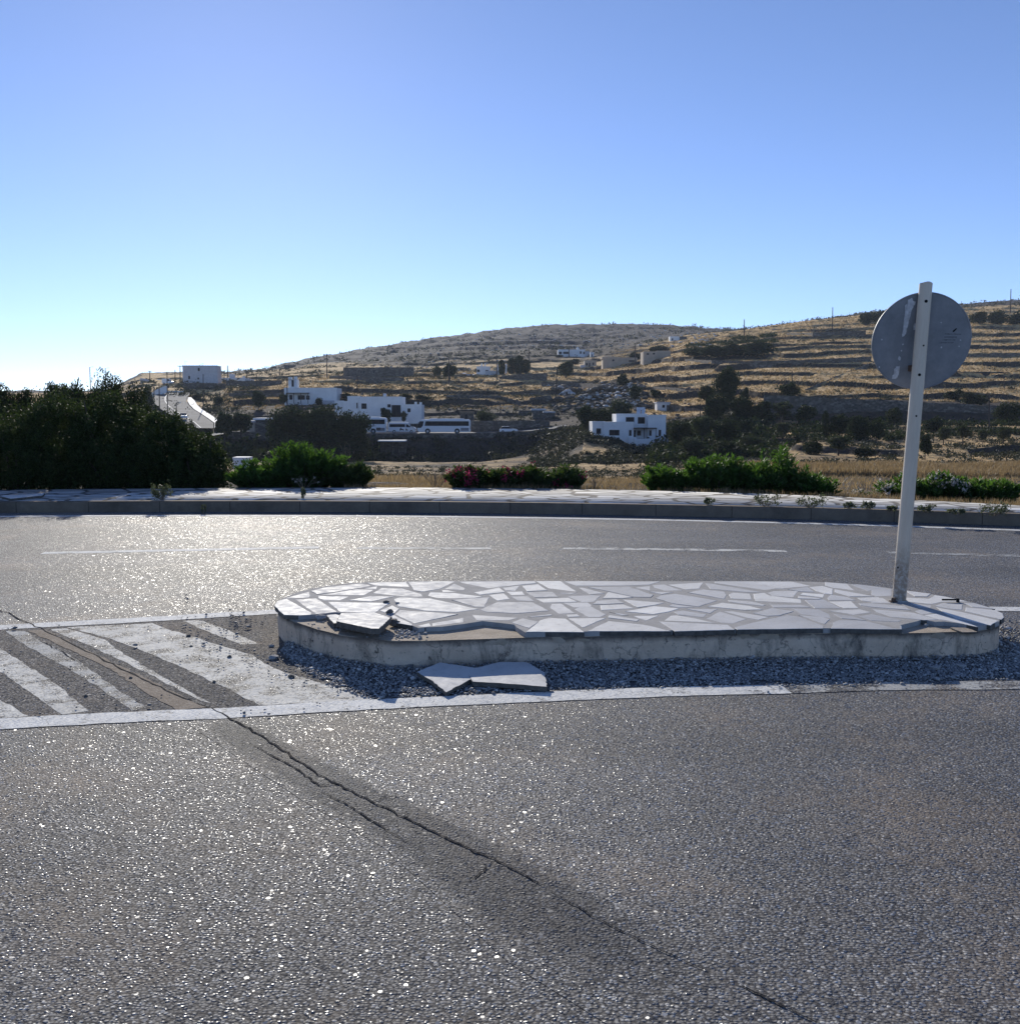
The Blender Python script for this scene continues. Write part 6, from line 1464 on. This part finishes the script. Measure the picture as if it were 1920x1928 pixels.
tree('round', 1112, 1165, 762, 806, 'wide dark tree directly behind the two storey house', 207, fine=2)
tree('olive', 1140, 1192, 750, 790, 'greyish olive tree behind the solar heater', 222, fine=2)
tree('round', 1340, 1400, 686, 765, 'big tall round tree standing out before the golden terraces', 238, fine=3)
tree('round', 1310, 1348, 722, 768, 'dark tree left under the big tall round tree')
tree('bush', 1394, 1412, 725, 741, 'small dark ball shaped bush right of the big tall tree', 250)
tree('round', 1458, 1510, 718, 752, 'lone round shrub like tree at left end of the long grey wall')
tree('round', 1322, 1375, 735, 792, 'dark tree in the mass under the big tall tree, left', 212, fine=2)
tree('round', 1365, 1424, 742, 795, 'dark tree in the mass under the big tall tree, right', 212, fine=2)
tree('bush', 1405, 1460, 750, 800, 'dark bush hiding the left end of the long grey wall', 210)
tree('olive', 1445, 1500, 752, 798, 'pale grey olive tree just before the long grey wall', 208)
tree('round', 1490, 1545, 758, 800, 'dark round tree before the long grey wall', 205)
tree('cypress', 1546, 1560, 776, 824, 'dark cypress before the long grey wall')
tree('round', 1556, 1604, 774, 826, 'dark orchard tree right beside the lower cypress', fine=2)
tree('round', 1592, 1640, 778, 830, 'dark orchard tree, second right of the lower cypress', fine=2)
tree('round', 1630, 1668, 784, 834, 'dark orchard tree, third right of the lower cypress')
tree('round', 1250, 1312, 786, 866, 'tall dark tree touching the right wall of two storey house', 172, fine=3)
tree('olive', 1296, 1350, 778, 850, 'grey green tree, second right of the two storey house', 168, fine=2)
tree('round', 1335, 1395, 784, 852, 'dark tree, third right of the two storey house', 164, fine=2)
tree('olive', 1270, 1330, 822, 885, 'lower grey green tree behind the right oleanders', 140, fine=2)
tree('round', 1330, 1400, 826, 884, 'lower dark tree behind the middle right oleander', 138, fine=2)
tree('olive', 1385, 1450, 818, 866, 'grey green tree above the oleander with the shoot', 150, fine=2)
tree('round', 1384, 1420, 786, 824, 'small dark tree left of the orchard terraces')
tree('olive', 1456, 1492, 792, 826, 'small olive on the upper lower terrace, left')
tree('bush', 1508, 1556, 822, 856, 'pale green bush on the lower terraces')
tree('olive', 1552, 1604, 816, 858, 'wide olive on the lower terraces below the cypress')
tree('olive', 1435, 1485, 842, 876, 'olive on the lowest terrace above the oleander shoot')
tree('bush', 1600, 1650, 838, 862, 'low dark bush on the terrace left of the sign pole')
tree('round', 1664, 1702, 764, 804, 'dark tree just left of the sign pole, above the orchard')
tree('round', 1726, 1756, 812, 866, 'dark narrow tree just right of the sign pole')
tree('bush', 1732, 1784, 780, 812, 'bright green bush right of the sign pole')
tree('olive', 1760, 1792, 800, 838, 'olive tree in the right hand row, first from the left')
tree('olive', 1794, 1830, 797, 838, 'olive tree in the right hand row, second and biggest')
tree('olive', 1840, 1860, 806, 838, 'olive tree in the right hand row, smallest')
tree('olive', 1872, 1906, 800, 836, 'olive tree in the right hand row, nearest the photo edge')
tree('bush', 1612, 1648, 583, 614, 'dark bush on the skyline left of the round sign', 500)
tree('bush', 1635, 1680, 579, 612, 'dark bush on the skyline partly behind the round sign', 500)
tree('bush', 1800, 1866, 736, 766, 'wide dark bush at the foot of the terraces, right of sign', 228)
tree('bush', 1775, 1820, 728, 752, 'dark bush at right lower rim of the round sign', 240)
tree('round', 1866, 1930, 752, 806, 'big dark tree at the right photo edge above the olives', 205, fine=2)
tree('bush', 1822, 1866, 584, 612, 'grey bush upper right of the sign, left of three', 470)
tree('bush', 1856, 1900, 580, 612, 'grey bush upper right of the sign, middle of three', 470)
tree('bush', 1892, 1936, 582, 610, 'grey bush upper right of the sign, at the photo edge', 470)
for i, (a, b, t_, bs, lb) in enumerate([(1282, 1340, 651, 673, 'low dark scrub patch on the upper slope, leftmost'), (1316, 1375, 646, 672, 'low dark scrub patch on the upper slope, second'), (1350, 1412, 640, 671, 'low dark scrub patch on the upper slope, third'), (1390, 1460, 636, 670, 'low dark scrub patch on the upper slope, rightmost')]):
    tree('bush', a, b, t_, bs, lb)  # dark foliage takes the place of the shade in a rocky cutting
tree('bush', 1216, 1262, 648, 664, 'grey bush above the square beige building')
tree('bush', 1180, 1215, 660, 676, 'grey bush left above the square beige building')
# second line of trees behind the near hedge
for i, (a, b, t_, lb) in enumerate([(-60, 40, 713, 'dark tree crown over the hedge at the left photo edge'), (10, 92, 719, 'low dark tree crown over the hedge, second from left'), (70, 140, 706, 'dark tree crown with spiky top, left of the wide crowns'), (110, 195, 702, 'wide dark tree crown over the tallest hedge bush'), (165, 252, 699, 'dark tree crown, highest of those behind the hedge'), (222, 285, 722, 'dark tree crown nearest the climbing road')]):
    tree('broad', a - 10, b + 10, t_ - 4, 860, lb, 44 + i, fine=8)
for i, (a, b, t_, bs, D, lb) in enumerate([(262, 292, 718, 752, 300, 'dark bush in front of the grey garden wall'), (275, 306, 756, 790, 225, 'dark bush at left edge of the climbing road'), (345, 378, 784, 812, 200, 'dark bush just below the white car')]):
    tree('bush', a, b, t_, bs, lb, D, fine=2)

scrub('undergrowth', 420, 1235, 1450, 135, 214, 2.2, 21, .2, 60, 'leaf_dark')
scrub('undergrowth', 150, 1450, 1700, 165, 214, 1.6, 26, .45, 60, 'leaf_dark')
scrub('undergrowth', 110, 1700, 1960, 175, 214, 1.5, 22, .45, 60, 'leaf_dark')
scrub('undergrowth', 260, 395, 720, 208, 226, 2.6, 23, .2, 60, 'leaf_dark')
scrub('undergrowth', 700, 1010, 1240, 156, 188, .9, 24, .2, 60, 'scrub')

# ------------------------------------------------------------------ thin haze in the air over the valley
mb = MB(); mb.box(-5200, 5200, -80, 2760, -420, 260); hz = mb.build('haze', None); tag(hz, kind='stuff')
hm = bpy.data.materials.new('haze_air'); hm.use_nodes = True; ht = hm.node_tree
for hn_ in list(ht.nodes):
    if hn_.type == 'BSDF_PRINCIPLED': ht.nodes.remove(hn_)
pv = ht.nodes.new('ShaderNodeVolumePrincipled'); pv.inputs['Color'].default_value = (.72, .82, 1, 1); pv.inputs['Density'].default_value = .0001; pv.inputs['Anisotropy'].default_value = .2
ht.links.new(pv.outputs[0], [n for n in ht.nodes if n.type == 'OUTPUT_MATERIAL'][0].inputs['Volume']); hz.data.materials.append(hm)

scrub('undergrowth', 260, 1290, 1455, 410, 480, 1.3, 27, .1, 50, 'leaf_dark')  # more dark leaves, filling in the shade of the rocky cutting
scrub('undergrowth', 260, 1000, 1112, 186, 226, 1.1, 28, .15, 50, 'scrub')
scrub('undergrowth', 420, 640, 1260, 84, 150, .6, 29, .45, 40, 'scrub')
scrub('undergrowth', 300, 1500, 1960, 112, 150, .7, 30, .5, 40, 'scrub')
